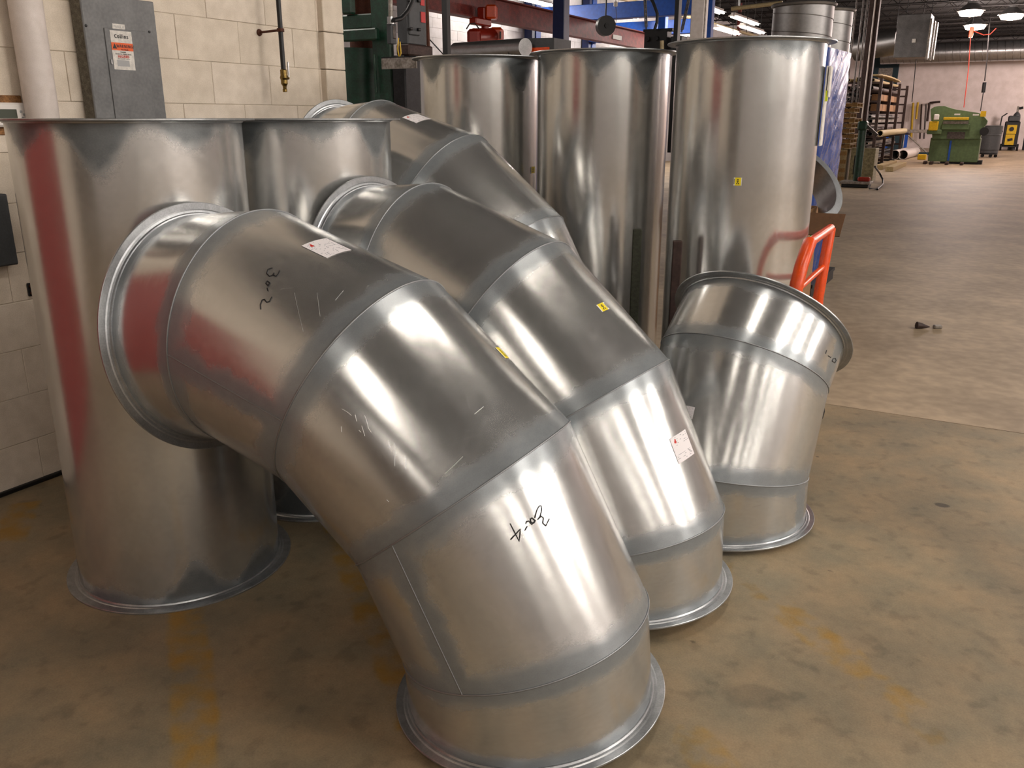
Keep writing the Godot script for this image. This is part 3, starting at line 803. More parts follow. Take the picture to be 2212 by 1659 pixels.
func wall_fittings() -> void:
	# electrical panel
	var t := thing("electrical_panel", "grey electrical panel with a warning label on the block wall", "electrical panel", Vector3(-3.497, 0.95, -2.63))
	obj("box", bx(Vector3(0.034, 0.53, 0), Vector3(0.068, 1.06, 0.352), 0.003), M.panel_side, t)
	obj("cover", bx(Vector3(0.075, 0.53, 0), Vector3(0.012, 1.066, 0.362), 0.004), M.panel_grey, t)
	var dz := -0.005
	var d := obj("door", bx(Vector3(0.0835, 0.44, -0.012), Vector3(0.006, 0.99, 0.205), 0.002), M.panel_grey, t)
	obj("latch", bx(Vector3(0.089, 0.80, 0.078), Vector3(0.006, 0.02, 0.006), 0.001), M.galv_plain, d)
	for z in [-0.145, 0.178]:
		obj("screw", mb().lathe([Vector2(0.006, 0.0), Vector2(0.005, 0.003), Vector2(0, 0.004)], 10, Transform3D(Basis(Vector3.BACK, -PI / 2), Vector3(0.081, 0.936, z * 0.96))), M.black, t)
	var lb := tag(obj("warning_label", bx(Vector3(0.0872, 0.849, 0.014), Vector3(0.001, 0.157, 0.106)), M.paper, t), "white and orange warning label")
	obj("orange_band", bx(Vector3(0.0879, 0.864, 0.014), Vector3(0.0006, 0.031, 0.106)), M.warn, lb)
	obj("grey_field", bx(Vector3(0.0879, 0.797, 0.018), Vector3(0.0006, 0.025, 0.060)), M.light_grey, lb)
	obj("triangle", mb().prism([Vector2(-0.011, 0), Vector2(0.011, 0), Vector2(0, 0.021)], 0, 0.0006, Transform3D(Basis(Vector3.UP, PI / 2), Vector3(0.0882, 0.855, 0.052))), M.ink, lb)
	for w in [["Collins", 0.016, 0.905, 0.014, true, M.ink], ["WARNING!", 0.0125, 0.866, 0.000, true, M.ink], ["Arc Flash", 0.006, 0.8525, 0.004, true, M.ink], ["Potential", 0.005, 0.842, 0.014, false, M.ink], ["Electric Arc Flash & Shock", 0.0052, 0.834, 0.014, false, M.ink], ["HAZARD", 0.011, 0.824, 0.014, true, M.cord_red], ["Appropriate PPE required", 0.004, 0.815, 0.014, false, M.light_grey]]:
		var o := obj("lettering", text_mesh(w[0], w[1], w[4], w[0] == "Collins"), w[5], lb)
		o.rotation.y = PI / 2
		o.position = Vector3(0.0885, w[2], w[3])
	var tg := tag(obj("name_tag", bx(Vector3(0.0822, 0.944, 0.016), Vector3(0.001, 0.023, 0.062)), M.paper, t), "small white name tag")
	var o := obj("lettering", text_mesh("PANEL A", 0.010), M.light_grey, tg)
	o.rotation.y = PI / 2; o.position = Vector3(0.083, 0.944, 0.016)
	# white round pipe on the wall
	t = thing("wall_pipe", "thick white painted vertical pipe left of the electrical panel", "pipe", Vector3(-3.425, 0, -2.215))
	obj("pipe_run", mb().tube([Vector3(0, 0, 0), Vector3(0, 3.0, 0), Vector3(0, 5.38, 0)], 0.062, 24), M.white_paint, t)
	for y in [0.4, 2.4, 4.4]: obj("clamp", mb().lathe([Vector2(0.062, -0.015), Vector2(0.066, -0.015), Vector2(0.066, 0.015), Vector2(0.062, 0.015)], 24, Transform3D(Basis(), Vector3(0, y, 0))), M.white_paint, t)
	# small wall controller
	t = thing("wall_thermostat", "white wall thermostat with a dark screen and three buttons, at the left edge", "thermostat", Vector3(-3.50, 1.487, -2.115))
	obj("back_plate", bx(Vector3(0.004, 0.045, 0.01), Vector3(0.008, 0.15, 0.15), 0.003), M.tan, t)
	obj("body", bx(Vector3(0.022, 0.046, 0.0), Vector3(0.03, 0.092, 0.140), 0.008), M.plastic, t)
	obj("screen", bx(Vector3(0.0385, 0.044, 0.022), Vector3(0.003, 0.046, 0.080), 0.001), M.screen, t)
	for p in [[0.058, -0.036], [0.047, -0.047], [0.034, -0.040]]:
		obj("button", mb().lathe([Vector2(0.0052, 0), Vector2(0.0046, 0.003), Vector2(0, 0.0032)], 12, Transform3D(Basis(Vector3.BACK, -PI / 2), Vector3(0.037, p[0], p[1]))), M.light_grey, t)
	# grey box low at the left edge
	t = thing("junction_box", "dark grey box on the wall at the left edge of the photo", "box", Vector3(-3.5, 0.955, -1.93))
	obj("body", bx(Vector3(0.03, 0.14, 0), Vector3(0.06, 0.28, 0.19), 0.004), M.dark_grey, t)
	obj("lid", bx(Vector3(0.062, 0.14, 0), Vector3(0.006, 0.27, 0.18), 0.002), M.dark_grey, t)
	t = thing("wall_anchor", "small rusty bolt bracket on the wall beside the left pipe", "bracket", Vector3(-3.500, 0.836, -2.087))
	obj("plate", bx(Vector3(0.004, 0, 0), Vector3(0.008, 0.055, 0.022), 0.002), M.dark_steel, t)
	for y in [-0.015, 0.015]: obj("bolt", mb().tube([Vector3(0.006, y, 0), Vector3(0.02, y, 0)], 0.006, 6), M.rust, t)
	# air drop pipe with ball valve
	t = thing("air_drop_pipe", "thin black vertical air pipe with a brass ball valve on the wall", "pipe", Vector3(-3.35, 1.65, -3.52))
	obj("pipe_run", mb().tube([Vector3(0, 0.10, 0), Vector3(0, 1.0, 0), Vector3(0, 3.72, 0)], 0.0125, 12), M.black, t)
	var vb := obj("valve_body", mb().lathe([Vector2(0.014, 0.035), Vector2(0.018, 0.042), Vector2(0.018, 0.060), Vector2(0.022, 0.070), Vector2(0.018, 0.084), Vector2(0.018, 0.108), Vector2(0.014, 0.112)], 12), M.brass, t)
	obj("valve_stem", mb().tube([Vector3(0, 0.07, 0), Vector3(0.0, 0.07, -0.034)], 0.007, 8), M.brass, vb)
	obj("lever", mb().tube([Vector3(0, 0.07, -0.032), Vector3(0, 0.088, -0.036), Vector3(0, 0.15, -0.036)], 0.005, 6), M.galv_plain, vb)
	obj("quick_coupler", mb().lathe([Vector2(0.009, 0.0), Vector2(0.012, 0.002), Vector2(0.012, 0.014), Vector2(0.009, 0.018), Vector2(0.011, 0.030), Vector2(0.014, 0.036)], 12), M.brass, t)
	obj("bracket_rod", mb().tube([Vector3(-0.148, 0.295, 0.0), Vector3(-0.01, 0.300, 0.0)], 0.006, 8), M.rust, t)
	obj("bracket_foot", mb().lathe([Vector2(0.018, 0.0), Vector2(0.016, 0.006), Vector2(0.007, 0.010)], 12, Transform3D(Basis(Vector3.BACK, -PI / 2), Vector3(-0.149, 0.295, 0))), M.rust, t)
	obj("pipe_clamp", mb().lathe([Vector2(0.0125, -0.008), Vector2(0.019, -0.008), Vector2(0.019, 0.008), Vector2(0.0125, 0.008)], 12, Transform3D(Basis(), Vector3(0, 0.300, 0))), M.rust, t)
	# bit of scrap on the floor
	t = thing("scrap_nozzle", "small dark metal nozzle lying alone on the open floor", "scrap", Vector3(-0.273, 0.0, -7.10), 0.5)
	obj("tip", mb().lathe([Vector2(0.004, 0), Vector2(0.022, 0.06), Vector2(0.028, 0.10), Vector2(0.0, 0.10)], 10, Transform3D(Basis(Vector3.BACK, -PI / 2 + 0.12), Vector3(0.10, 0.013, 0)).rotated(Vector3.UP, PI)), M.steel_brown, t)
	obj("collar", bx(Vector3(-0.04, 0.014, 0.0), Vector3(0.06, 0.028, 0.04), 0.006), M.steel_pale, t)

func near_background() -> void:
	# papers hanging on the right tall pipe
	var t := thing("document_pouch", "white papers in a clear pouch hanging on the right tall pipe", "papers", Vector3(-0.775, 1.40, -4.24), 0.12)
	obj("sheet", bx(Vector3(0, 0.17, 0), Vector3(0.006, 0.34, 0.16)), M.paper, t)
	obj("folded_sheet", bx(Vector3(0.012, 0.275, 0.01), Vector3(0.010, 0.13, 0.12), 0.002), M.paper, t)
	obj("lime_tab", bx(Vector3(0.008, 0.215, 0.05), Vector3(0.010, 0.045, 0.04)), M.lime, t)
	# orange hand truck standing against the right tall pipe
	t = thing("hand_truck", "orange steel hand truck standing upright beside the right tall pipe", "hand truck", Vector3(-0.73, 0, -4.25))
	var o := t.position
	var near := [Vector3(-0.720, 1.000, -3.921) - o, Vector3(-0.720, 0.965, -3.860) - o, Vector3(-0.724, 0.912, -3.810) - o, Vector3(-0.728, 0.846, -3.775) - o, Vector3(-0.732, 0.769, -3.756) - o]
	near.append(Vector3(near[4].x, 0.10, near[4].z - 0.01))
	var far := [Vector3(-0.735, 1.000, -4.505) - o, Vector3(-0.740, 0.675, -4.402) - o]
	far.append(Vector3(far[1].x, 0.10, far[1].z))
	obj("near_rail", mb().tube(near, 0.030, 12), M.orange, t)
	obj("far_rail", mb().tube(far, 0.026, 10), M.orange, t)
	obj("top_bar", mb().tube([near[0], Vector3(-0.727, 1.000, -4.200) - o, far[0]], 0.021, 12), M.orange, t)
	obj("brace", mb().tube([Vector3(-0.730, 0.810, -3.849) - o, Vector3(-0.740, 0.816, -4.431) - o], 0.014, 8), M.orange, t)
	obj("brace", mb().tube([near[5].lerp(near[4], 0.5), far[2].lerp(far[1], 0.5)], 0.014, 8), M.orange_dark, t)
	obj("axle", mb().tube([near[5] + Vector3(0, 0.0, 0.06), far[2] + Vector3(0, 0.0, 0.0)], 0.012, 8), M.dark_steel, t)
	for q in [near[5] + Vector3(0.0, 0, 0.06), far[2] + Vector3(0.0, 0, 0.06)]: obj("wheel", mb().lathe([Vector2(0, -0.02), Vector2(0.085, -0.02), Vector2(0.10, -0.01), Vector2(0.10, 0.01), Vector2(0.085, 0.02), Vector2(0, 0.02)], 18, Transform3D(Basis(Vector3.RIGHT, PI / 2), q)), M.rubber, t)
	obj("toe_plate", bx(Vector3(0.03, 0.008, (near[5].z + far[2].z) * 0.5 + 0.05), Vector3(0.10, 0.012, 0.34), 0.003), M.orange_dark, t)
	t = thing("cardboard_box", "tall open brown cardboard box with a green sticker behind the right tall pipe", "box", Vector3(-1.46, 0.0, -6.42))
	for s in [[-0.26, 0, 0.008, 0.62], [0.26, 0, 0.008, 0.62], [0, -0.31, 0.52, 0.008], [0, 0.31, 0.52, 0.008]]:
		obj("side", bx(Vector3(s[0], 0.45, s[1]), Vector3(s[2], 0.90, s[3])), M.cardboard, t)
	obj("bottom", bx(Vector3(0, 0.004, 0), Vector3(0.51, 0.008, 0.61)), M.cardboard, t)
	obj("flap", bx(Vector3(0.15, 0.845, 0.385), Vector3(0.80, 0.007, 0.20), 0.0, Basis(Vector3.RIGHT, 0.70)), M.card_dark, t)
	tag(obj("sticker", bx(Vector3(-1.099, 0.737, -6.104) - t.position, Vector3(0.05, 0.05, 0.003)), M.sticker_green, t), "bright green sticker")
	# flanged galvanized ring lying in the box, tipped towards the camera
	t = thing("duct_ring", "flanged galvanized duct ring tipped over in the cardboard box", "duct ring", Vector3(-1.27, 1.10, -6.40))
	var nrm := Vector3(0.62, 0.66, 0.42).normalized()
	var xf := Transform3D(along(nrm), Vector3.ZERO)
	obj("ring_wall", mb().lathe([Vector2(0.285, -0.20), Vector2(0.288, 0.0), Vector2(0.284, 0.0), Vector2(0.281, -0.20)], 64, xf), M.galv_plain, t)
	obj("flange", mb().lathe([Vector2(0.284, 0.0), Vector2(0.338, 0.0), Vector2(0.338, -0.006), Vector2(0.288, -0.006)], 64, xf), M.flange, t)
	# two tall spiral ducts wrapped in blue film
	var sp := [[Vector3(-1.70, 0.12, -7.95), 0.244, 2.30, "tall grey spiral duct standing in blue film, left of the pair"], [Vector3(-1.66, 0.12, -8.65), 0.242, 2.32, "tall grey spiral duct standing in blue film, right of the pair"]]
	for s in sp:
		t = thing("spiral_duct", s[3], "duct pipe", s[0], 0.0, "tall spiral ducts wrapped in blue film")
		obj("duct_wall", mb().lathe([Vector2(s[1], 0.0), Vector2(s[1], s[2]), Vector2(s[1] - 0.004, s[2]), Vector2(s[1] - 0.004, 0.0)], 48), M.galv_dull, t)
		obj("rolled_rim", mb().lathe([Vector2(s[1], s[2] - 0.02), Vector2(s[1] + 0.016, s[2] - 0.016), Vector2(s[1] + 0.022, s[2]), Vector2(s[1] + 0.014, s[2] + 0.008), Vector2(s[1] - 0.004, s[2] + 0.006)], 48), M.galv_dull, t)
		var hp := []
		for k in 16 * 40 + 1:
			var a := TAU * k / 40.0
			hp.append(Vector3(cos(a), 0, sin(a)) * (s[1] + 0.001) + Vector3.UP * (0.08 + 0.14 * k / 40.0))
		obj("spiral_seam", mb().tube(hp, 0.0035, 4, false), M.galv_dull, t)
	t = thing("wrap_film", "glossy blue plastic film wrapped round the spiral ducts", "plastic film", Vector3(-1.67, 0, -8.35))
	var fm := mb()
	var hull := PackedVector2Array()
	for s in sp:
		for k in 72: hull.append(Vector2(s[0].x + 1.67, s[0].z + 8.35) + Vector2.from_angle(TAU * k / 72.0) * (s[1] + 0.012))
	hull = Geometry2D.convex_hull(hull)
	var ring := []
	for k in hull.size() - 1:
		var steps := maxi(1, int(hull[k].distance_to(hull[k + 1]) / 0.02))
		for e in steps: ring.append(hull[k].lerp(hull[k + 1], float(e) / steps))
	var nz := FastNoiseLite.new()
	nz.seed = 9; nz.frequency = 5.0; nz.fractal_octaves = 2
	var rows := 110
	for y in rows + 1:
		for k in ring.size() + 1:
			var p: Vector2 = ring[k % ring.size()]
			var yy := 0.119 + 1.961 * y / rows
			var ang := float(k) / ring.size() * 3.0
			var dsp := nz.get_noise_2d((ang + yy * 0.9) * 2.6, (yy - ang * 0.5) * 0.5) * 0.012
			var q := p + p.normalized() * (dsp + 0.004)
			fm.vert(Vector3(q.x, yy, q.y), Vector3(p.x, 0, p.y).normalized(), Vector2(float(k) / ring.size(), float(y) / rows))
	for y in rows:
		for k in ring.size():
			var a := y * (ring.size() + 1) + k
			fm.tri(a, a + 1, a + ring.size() + 2); fm.tri(a, a + ring.size() + 2, a + ring.size() + 1)
	var stl := SurfaceTool.new()
	stl.create_from(fm.mesh(), 0)
	stl.generate_normals()
	obj("film_sheet", stl.commit(), M.film, t)
	t = thing("film_pallet", "low black skid under the blue wrapped ducts", "pallet", Vector3(-1.67, 0, -8.35))
	obj("top_board", bx(Vector3(0, 0.10, 0), Vector3(0.60, 0.03, 1.10)), M.black, t)
	for x in [-0.25, 0, 0.25]: obj("runner", bx(Vector3(x, 0.0425, 0), Vector3(0.08, 0.085, 1.10)), M.black, t)

	# green hydraulic press behind the end of the wall
	t = thing("hydraulic_press", "dark green hydraulic press with a brown ram behind the block wall end", "press", Vector3(-4.4, 0, -5.6))
	o = t.position
	obj("side_plate", rel(Vector3(-4.201, 1.303, -5.475), Vector3(0.173, 2.324, 0.050), o, 0.01), M.green, t)
	obj("head_plate", rel(Vector3(-4.487, 2.375, -5.450), Vector3(0.092, 0.220, 0.060), o, 0.01), M.green, t)
	obj("collar_plate", rel(Vector3(-4.408, 2.211, -5.485), Vector3(0.325, 0.105, 0.050), o, 0.01), M.green, t)
	obj("clamp_plate", rel(Vector3(-4.349, 2.111, -5.405), Vector3(0.322, 0.083, 0.050), o, 0.01), M.green, t)
	obj("ram", mb().tube([Vector3(-4.485, 2.574, -5.620) - o, Vector3(-4.499, 2.025, -5.620) - o], 0.105, 24), M.rust, t)
	obj("cylinder", mb().tube([Vector3(-4.539, 2.037, -5.620) - o, Vector3(-4.605, 0.078, -5.620) - o], 0.150, 28), M.green, t)
	obj("oil_pipe", mb().tube([Vector3(-4.245, 1.972, -5.420) - o, Vector3(-4.239, 1.705, -5.420) - o], 0.010, 8), M.green, t)
	obj("base_plate", bx(Vector3(-0.02, 0.02, -0.05), Vector3(0.8, 0.04, 0.8), 0.01), M.green, t)
	# dark electrical cabinets on a post frame
	t = thing("control_cabinet", "dark grey control cabinet with red labels right of the green press", "electrical cabinet", Vector3(-4.2, 0, -6.2))
	o = t.position
	obj("cabinet_body", rel(Vector3(-4.000, 2.282, -5.571), Vector3(0.100, 0.496, 0.239), o, 0.01), M.dark_grey, t)
	var cd := obj("cabinet_door", rel(Vector3(-3.950, 2.311, -5.519), Vector3(0.030, 0.422, 0.126), o, 0.006), M.dark_grey, t)
	for q in [Vector3(-3.930, 2.328, -5.461), Vector3(-3.930, 2.336, -5.564), Vector3(-3.930, 2.139, -5.456), Vector3(-3.930, 2.141, -5.554)]: obj("door_clip", bx(q - o, Vector3(0.03, 0.02, 0.03), 0.004), M.black, cd)
	obj("red_label", rel(Vector3(-3.950, 2.344, -5.637), Vector3(0.012, 0.063, 0.047), o, 0.0), M.sticker_red, t)
	obj("red_label", rel(Vector3(-3.950, 2.233, -5.640), Vector3(0.012, 0.073, 0.054), o, 0.0), M.sticker_red, t)
	obj("under_box", rel(Vector3(-3.990, 1.998, -5.584), Vector3(0.120, 0.080, 0.308), o, 0.01), M.steel_brown, t)
	obj("lower_body", rel(Vector3(-4.030, 0.949, -5.551), Vector3(0.120, 2.024, 0.251), o, 0.01), M.dark_steel, t)
	obj("switch_box", rel(Vector3(-3.990, 2.095, -5.307), Vector3(0.040, 0.136, 0.066), o, 0.004), M.dark_grey, t)
	obj("switch_face", rel(Vector3(-3.972, 2.106, -5.312), Vector3(0.015, 0.089, 0.033), o, 0.004), M.steel, t)
	obj("conduit", mb().tube([Vector3(-3.960, 2.491, -5.278) - o, Vector3(-3.960, 2.192, -5.263) - o], 0.016, 10), M.steel_pale, t)
	obj("conduit_fitting", mb().tube([Vector3(-3.960, 2.203, -5.258) - o, Vector3(-3.960, 2.155, -5.260) - o], 0.024, 10), M.galv_plain, t)
	obj("cable", mb().tube([Vector3(-3.910, 2.423, -5.479) - o, Vector3(-3.910, 2.314, -5.455) - o, Vector3(-3.910, 2.247, -5.395) - o, Vector3(-3.910, 2.194, -5.315) - o, Vector3(-3.910, 2.174, -5.227) - o], 0.016, 8), M.black, t)
	obj("wire_loop", mb().tube([Vector3(-3.910, 2.063, -5.279) - o, Vector3(-3.905, 1.991, -5.257) - o, Vector3(-3.905, 1.915, -5.274) - o, Vector3(-3.905, 1.963, -5.294) - o, Vector3(-3.910, 2.040, -5.294) - o], 0.005, 6), M.yellow, t)
	t = thing("angle_iron_shelf", "pale steel angle iron sticking out beside the green press", "shelf", Vector3(-3.818, 1.888, -5.150))
	obj("web", bx(Vector3(0, 0, 0), Vector3(0.30, 0.075, 0.008)), M.steel_pale, t)
	obj("top_leaf", bx(Vector3(0, 0.038, -0.12), Vector3(0.30, 0.008, 0.25)), M.dark_steel, t)
	obj("strut", mb().tube([Vector3(0.08, -0.02, -0.2), Vector3(0.08, -1.55, -0.2)], 0.02, 8), M.black, t)
	t = thing("rusty_rod", "thin rusty steel rod standing right of the control cabinet", "rod", Vector3(-4.137, 1.995, -6.000))
	obj("rod", mb().tube([Vector3(-0.03, 1.2, 0), Vector3(0.0, -1.7, 0)], 0.014, 8), M.rust, t)
	t = thing("black_post", "square black steel post left of the red crane beam", "post", Vector3(-4.85, 0, -7.6))
	o = t.position
	var bp := Vector3(-5.043, 2.414, -7.600)
	t.position = Vector3(bp.x, 0, bp.z)
	obj("post", bx(Vector3(0, 2.2, 0), Vector3(0.062, 4.4, 0.062), 0.004), M.black, t)
	obj("foot_plate", bx(Vector3(0, 0.006, 0), Vector3(0.18, 0.012, 0.18)), M.black, t)
	obj("guy_wire", mb().tube([Vector3(-5.301, 2.375, -7.500) - t.position, Vector3(-5.017, 2.117, -7.500) - t.position], 0.006, 6), M.black, t)

func rel(c: Vector3, s: Vector3, o: Vector3, ch := 0.0) -> MB: return MB.new().box(c - o, s, Basis(), ch)

func i_beam(a: Vector3, b: Vector3, h: float, w: float) -> MB:
	var d := b - a
	var m := mb()
	var bs := Basis.looking_at(d.normalized(), Vector3.UP)
	var c := (a + b) * 0.5
	m.box(c + Vector3.UP * (h * 0.5), Vector3(0.012, h, d.length()), bs)
	m.box(c + Vector3.UP * (h - 0.012), Vector3(w, 0.024, d.length()), bs)
	m.box(c + Vector3.UP * 0.012, Vector3(w, 0.024, d.length()), bs)
	return m

func overhead() -> void:
	# red crane runway with an orange hoist
	var t := thing("crane_beam", "long red steel crane beam running above the shop on the left", "crane beam", Vector3(-9.0, 3.27, -22.0))
	obj("i_beam", i_beam(Vector3(0, 0, 14.5), Vector3(0, 0, -12.0), 0.42, 0.22), M.beam_red, t)
	tag(obj("capacity_plate", bx(Vector3(-8.980, 3.435, -21.168) - t.position, Vector3(0.02, 0.10, 0.55)), M.paper, t), "white capacity plate")
	obj("end_stop", bx(Vector3(0, 0.2, -12.0), Vector3(0.3, 0.5, 0.1)), M.beam_red, t)
	for z in [10.0, -10.0]: obj("hanger", bx(Vector3(0, 1.25, z), Vector3(0.1, 1.7, 0.1)), M.beam_red, t)
	t = thing("chain_hoist", "orange electric chain hoist hanging from the red beam", "hoist", Vector3(-8.900, 3.118, -14.782))
	var o := t.position
	var bz := Basis(Vector3.UP, 0.45)
	obj("trolley_motor", bx(Vector3(-8.720, 3.376, -14.653) - o, Vector3(0.20, 0.24, 0.32), 0.03, bz), M.orange, t)
	obj("trolley_frame", bx(Vector3(-8.850, 3.350, -14.555) - o, Vector3(0.16, 0.22, 0.16), 0.02), M.orange_dark, t)
	obj("hook_frame", bx(Vector3(-8.850, 3.201, -14.471) - o, Vector3(0.16, 0.12, 0.55), 0.02), M.orange_dark, t)
	obj("gear_case", mb().tube([Vector3(-8.850, 2.932, -14.240) - o, Vector3(-8.850, 2.986, -14.865) - o], 0.15, 16), M.orange_dark, t)
	obj("motor_cover", bx(Vector3(-8.800, 3.007, -14.969) - o, Vector3(0.26, 0.28, 0.30), 0.05, bz), M.orange, t)
	tag(obj("name_plate", bx(Vector3(-8.620, 2.995, -14.799) - o, Vector3(0.02, 0.12, 0.14), 0.004, bz), M.black, t), "black name plate")
	obj("end_cap", bx(Vector3(-8.850, 2.932, -14.240) - o, Vector3(0.24, 0.27, 0.20), 0.05, bz), M.orange_dark, t)
	obj("neck", bx(Vector3(-8.850, 3.104, -14.633) - o, Vector3(0.10, 0.26, 0.14), 0.02), M.orange_dark, t)
	obj("cable", mb().tube([Vector3(-8.800, 3.044, -13.913) - o, Vector3(-8.800, 3.128, -14.008) - o, Vector3(-8.800, 3.160, -14.197) - o, Vector3(-8.800, 3.064, -14.354) - o], 0.012, 6), M.black, t)
	obj("load_chain", mb().tube([Vector3(-8.850, 2.866, -14.662) - o, Vector3(-8.850, 2.866, -14.662) - o + Vector3(0, -0.7, 0)], 0.014, 6), M.chain, t)
	# blue steelwork
	t = thing("blue_column", "dark blue square steel column in front of the red crane beam", "column", Vector3(-6.97, 0, -14.0))
	obj("shaft", bx(Vector3(0, 2.68, 0), Vector3(0.215, 5.36, 0.215), 0.012), M.navy, t)
	obj("base_plate", bx(Vector3(0, 0.012, 0), Vector3(0.45, 0.024, 0.45)), M.navy, t)
	var k := 0
	for p in [[1148, 18], [1270, 14]]:
		var q := Vector3(-11.050, 3.484, -20.530) if k == 0 else Vector3(-11.050, 3.550, -23.941)
		t = thing("wall_column", ["blue steel column against the white wall left of the dark blue column", "blue steel column against the white wall right of the dark blue column"][k], "column", Vector3(q.x, 0, q.z))
		obj("shaft", bx(Vector3(0, 2.68, 0), Vector3(0.22, 5.36, 0.36), 0.01), M.navy, t)
		obj("flange", bx(Vector3(0.12, 2.68, -0.13), Vector3(0.03, 5.36, 0.26), 0.004), M.blue, t)
		k += 1
	t = thing("blue_cross_beam", "bright blue cross beam nearest, spanning behind the dark blue column", "beam", Vector3(-8.75, 3.80, -20.0))
	obj("box_beam", bx(Vector3(0, 0.10, 0), Vector3(4.6, 0.34, 0.3), 0.01), M.blue, t)
	obj("end_truck", bx(Vector3(-1.9, -0.12, 0), Vector3(0.4, 0.14, 0.7), 0.01), M.blue, t)
	t = thing("blue_cross_beam", "second bright blue cross beam, lower and farther back", "beam", Vector3(-9.5, 3.83, -24.0))
	obj("box_beam", bx(Vector3(0, 0.05, 0), Vector3(3.2, 0.36, 0.3), 0.01), M.blue, t)
	obj("end_truck", bx(Vector3(-1.2, -0.16, 0), Vector3(0.4, 0.16, 0.7), 0.01), M.blue, t)
	t = thing("blue_post", "blue steel post crossing the blue beams", "column", Vector3(-8.108, 4.007, -22.000))
	obj("shaft", bx(Vector3(0, 2.69 - t.position.y, 0), Vector3(0.20, 5.38, 0.2), 0.01), M.blue, t)
	t = thing("blue_post", "blue steel post just behind the white column", "column", Vector3(-6.285, 3.439, -20.000))
	obj("shaft", bx(Vector3(0, 2.69 - t.position.y, 0), Vector3(0.14, 5.38, 0.2), 0.01), M.blue, t)
	t = thing("white_column", "white painted steel column rising behind the tall pipes", "column", Vector3(-3.59, 0, -11.0))
	obj("shaft", bx(Vector3(0, 2.69, 0), Vector3(0.165, 5.38, 0.16), 0.008), M.white_paint, t)
	obj("corner_strip", bx(Vector3(0.092, 2.68, 0.05), Vector3(0.012, 5.3, 0.03)), M.steel_pale, t)
	# cable reel, sensor and pipes under the roof
	t = thing("cable_reel", "round black cable reel hanging under the blue beam", "reel", Vector3(-7.470, 3.283, -17.000))
	obj("drum", mb().tube([Vector3(-0.05, 0, -0.05), Vector3(0.05, 0, 0.05)], 0.19, 24), M.black, t)
	obj("hub", mb().tube([Vector3(0.0, 0, 0.0), Vector3(0.07, 0, 0.07)], 0.05, 12), M.dark_steel, t)
	obj("hanger", mb().tube([Vector3(0, 0.1, 0), Vector3(0, 5.38 - t.position.y, 0)], 0.015, 6), M.black, t)
	t = thing("junction_cube", "small white box hanging on a wire before the blue beam", "box", Vector3(-7.479, 3.735, -17.500))
	obj("body", bx(Vector3.ZERO, Vector3(0.07, 0.09, 0.06), 0.01), M.plastic, t)
	obj("wire", mb().tube([Vector3(0, -0.04, 0), Vector3(0.03, -0.25, 0), Vector3(0.0, -0.45, 0), Vector3(-0.08, -0.52, 0)], 0.006, 6), M.black, t)
	obj("drop_cord", mb().tube([Vector3(0, 0.04, 0), Vector3(0, 5.38 - t.position.y, 0)], 0.006, 6), M.line_dark, t)
	t = thing("sprinkler_pipe", "cream sprinkler pipe running away under the roof", "pipe", Vector3(-7.6, 4.6, -20.0))
	o = t.position
	obj("pipe_run", mb().tube([Vector3(-9.383, 4.450, -21.070) - o, Vector3(-9.280, 4.450, -22.621) - o, Vector3(-9.150, 4.450, -26.692) - o, Vector3(-8.996, 4.450, -34.857) - o], 0.055, 12), M.pipe_cream, t)
	t = thing("sprinkler_branch", "cream branch pipe ending above the grey spiral duct", "pipe", Vector3(-4.172, 3.370, -16.000))
	o = t.position
	obj("pipe_run", mb().tube([Vector3(-4.652, 3.345, -16.000) - o, Vector3(-3.784, 3.391, -16.000) - o], 0.035, 10), M.pipe_cream, t)
	obj("drop", mb().tube([Vector3(-4.515, 3.352, -16.000) - o, Vector3(-4.532, 3.567, -16.000) - o], 0.018, 8), M.galv_plain, t)
	k = 0
	for x in [1582, 1612, 1643]:
		t = thing("ceiling_wire", ["thin dark wire hanging left below the cream branch pipe", "thin dark wire hanging in the middle below the cream branch pipe", "thin dark wire hanging right below the cream branch pipe"][k], "wire", Vector3(-5.070, 3.472, -18.000))
		var qq := [Vector3(-5.175, 3.055, -18.000), Vector3(-4.906, 3.128, -18.000), Vector3(-4.633, 3.200, -18.000)][k] as Vector3
		t.position = qq
		obj("wire", mb().tube([Vector3.ZERO, Vector3(0, 5.38 - qq.y, 0)], 0.007, 5), M.line_dark, t)
		k += 1
	# black chain-hung machine head left of the white column
	t = thing("welding_manipulator", "black machine head hanging on chains left of the white column", "machine", Vector3(-5.0, 0, -12.5))
	o = t.position
	obj("crossbar", rel(Vector3(-4.646, 2.714, -12.475), Vector3(0.436, 0.037, 0.150), o, 0.005), M.black, t)
	obj("plate", rel(Vector3(-4.673, 2.568, -12.500), Vector3(0.341, 0.283, 0.200), o, 0.01), M.black, t)
	obj("mast", rel(Vector3(-4.343, 2.209, -12.360), Vector3(0.061, 2.329, 0.120), o, 0.004), M.black, t)
	obj("side_block", rel(Vector3(-4.399, 2.527, -12.625), Vector3(0.165, 0.209, 0.250), o, 0.01), M.dark_grey, t)
	for q in [Vector3(-4.781, 2.602, -12.380), Vector3(-4.649, 2.603, -12.380)]: obj("bolt", mb().tube([q - o, q - o + Vector3(0, 0, 0.03)], 0.035, 8), M.dark_steel, t)
	obj("pale_rod", mb().tube([Vector3(-4.535, 2.562, -12.300) - o, Vector3(-4.452, 1.041, -12.300) - o], 0.03, 8), M.pipe_cream, t)
	obj("hose", mb().tube([Vector3(-4.788, 3.223, -12.300) - o, Vector3(-4.683, 3.050, -12.300) - o, Vector3(-4.622, 2.915, -12.300) - o, Vector3(-4.623, 2.807, -12.300) - o, Vector3(-4.652, 2.712, -12.300) - o], 0.022, 8), M.black, t)
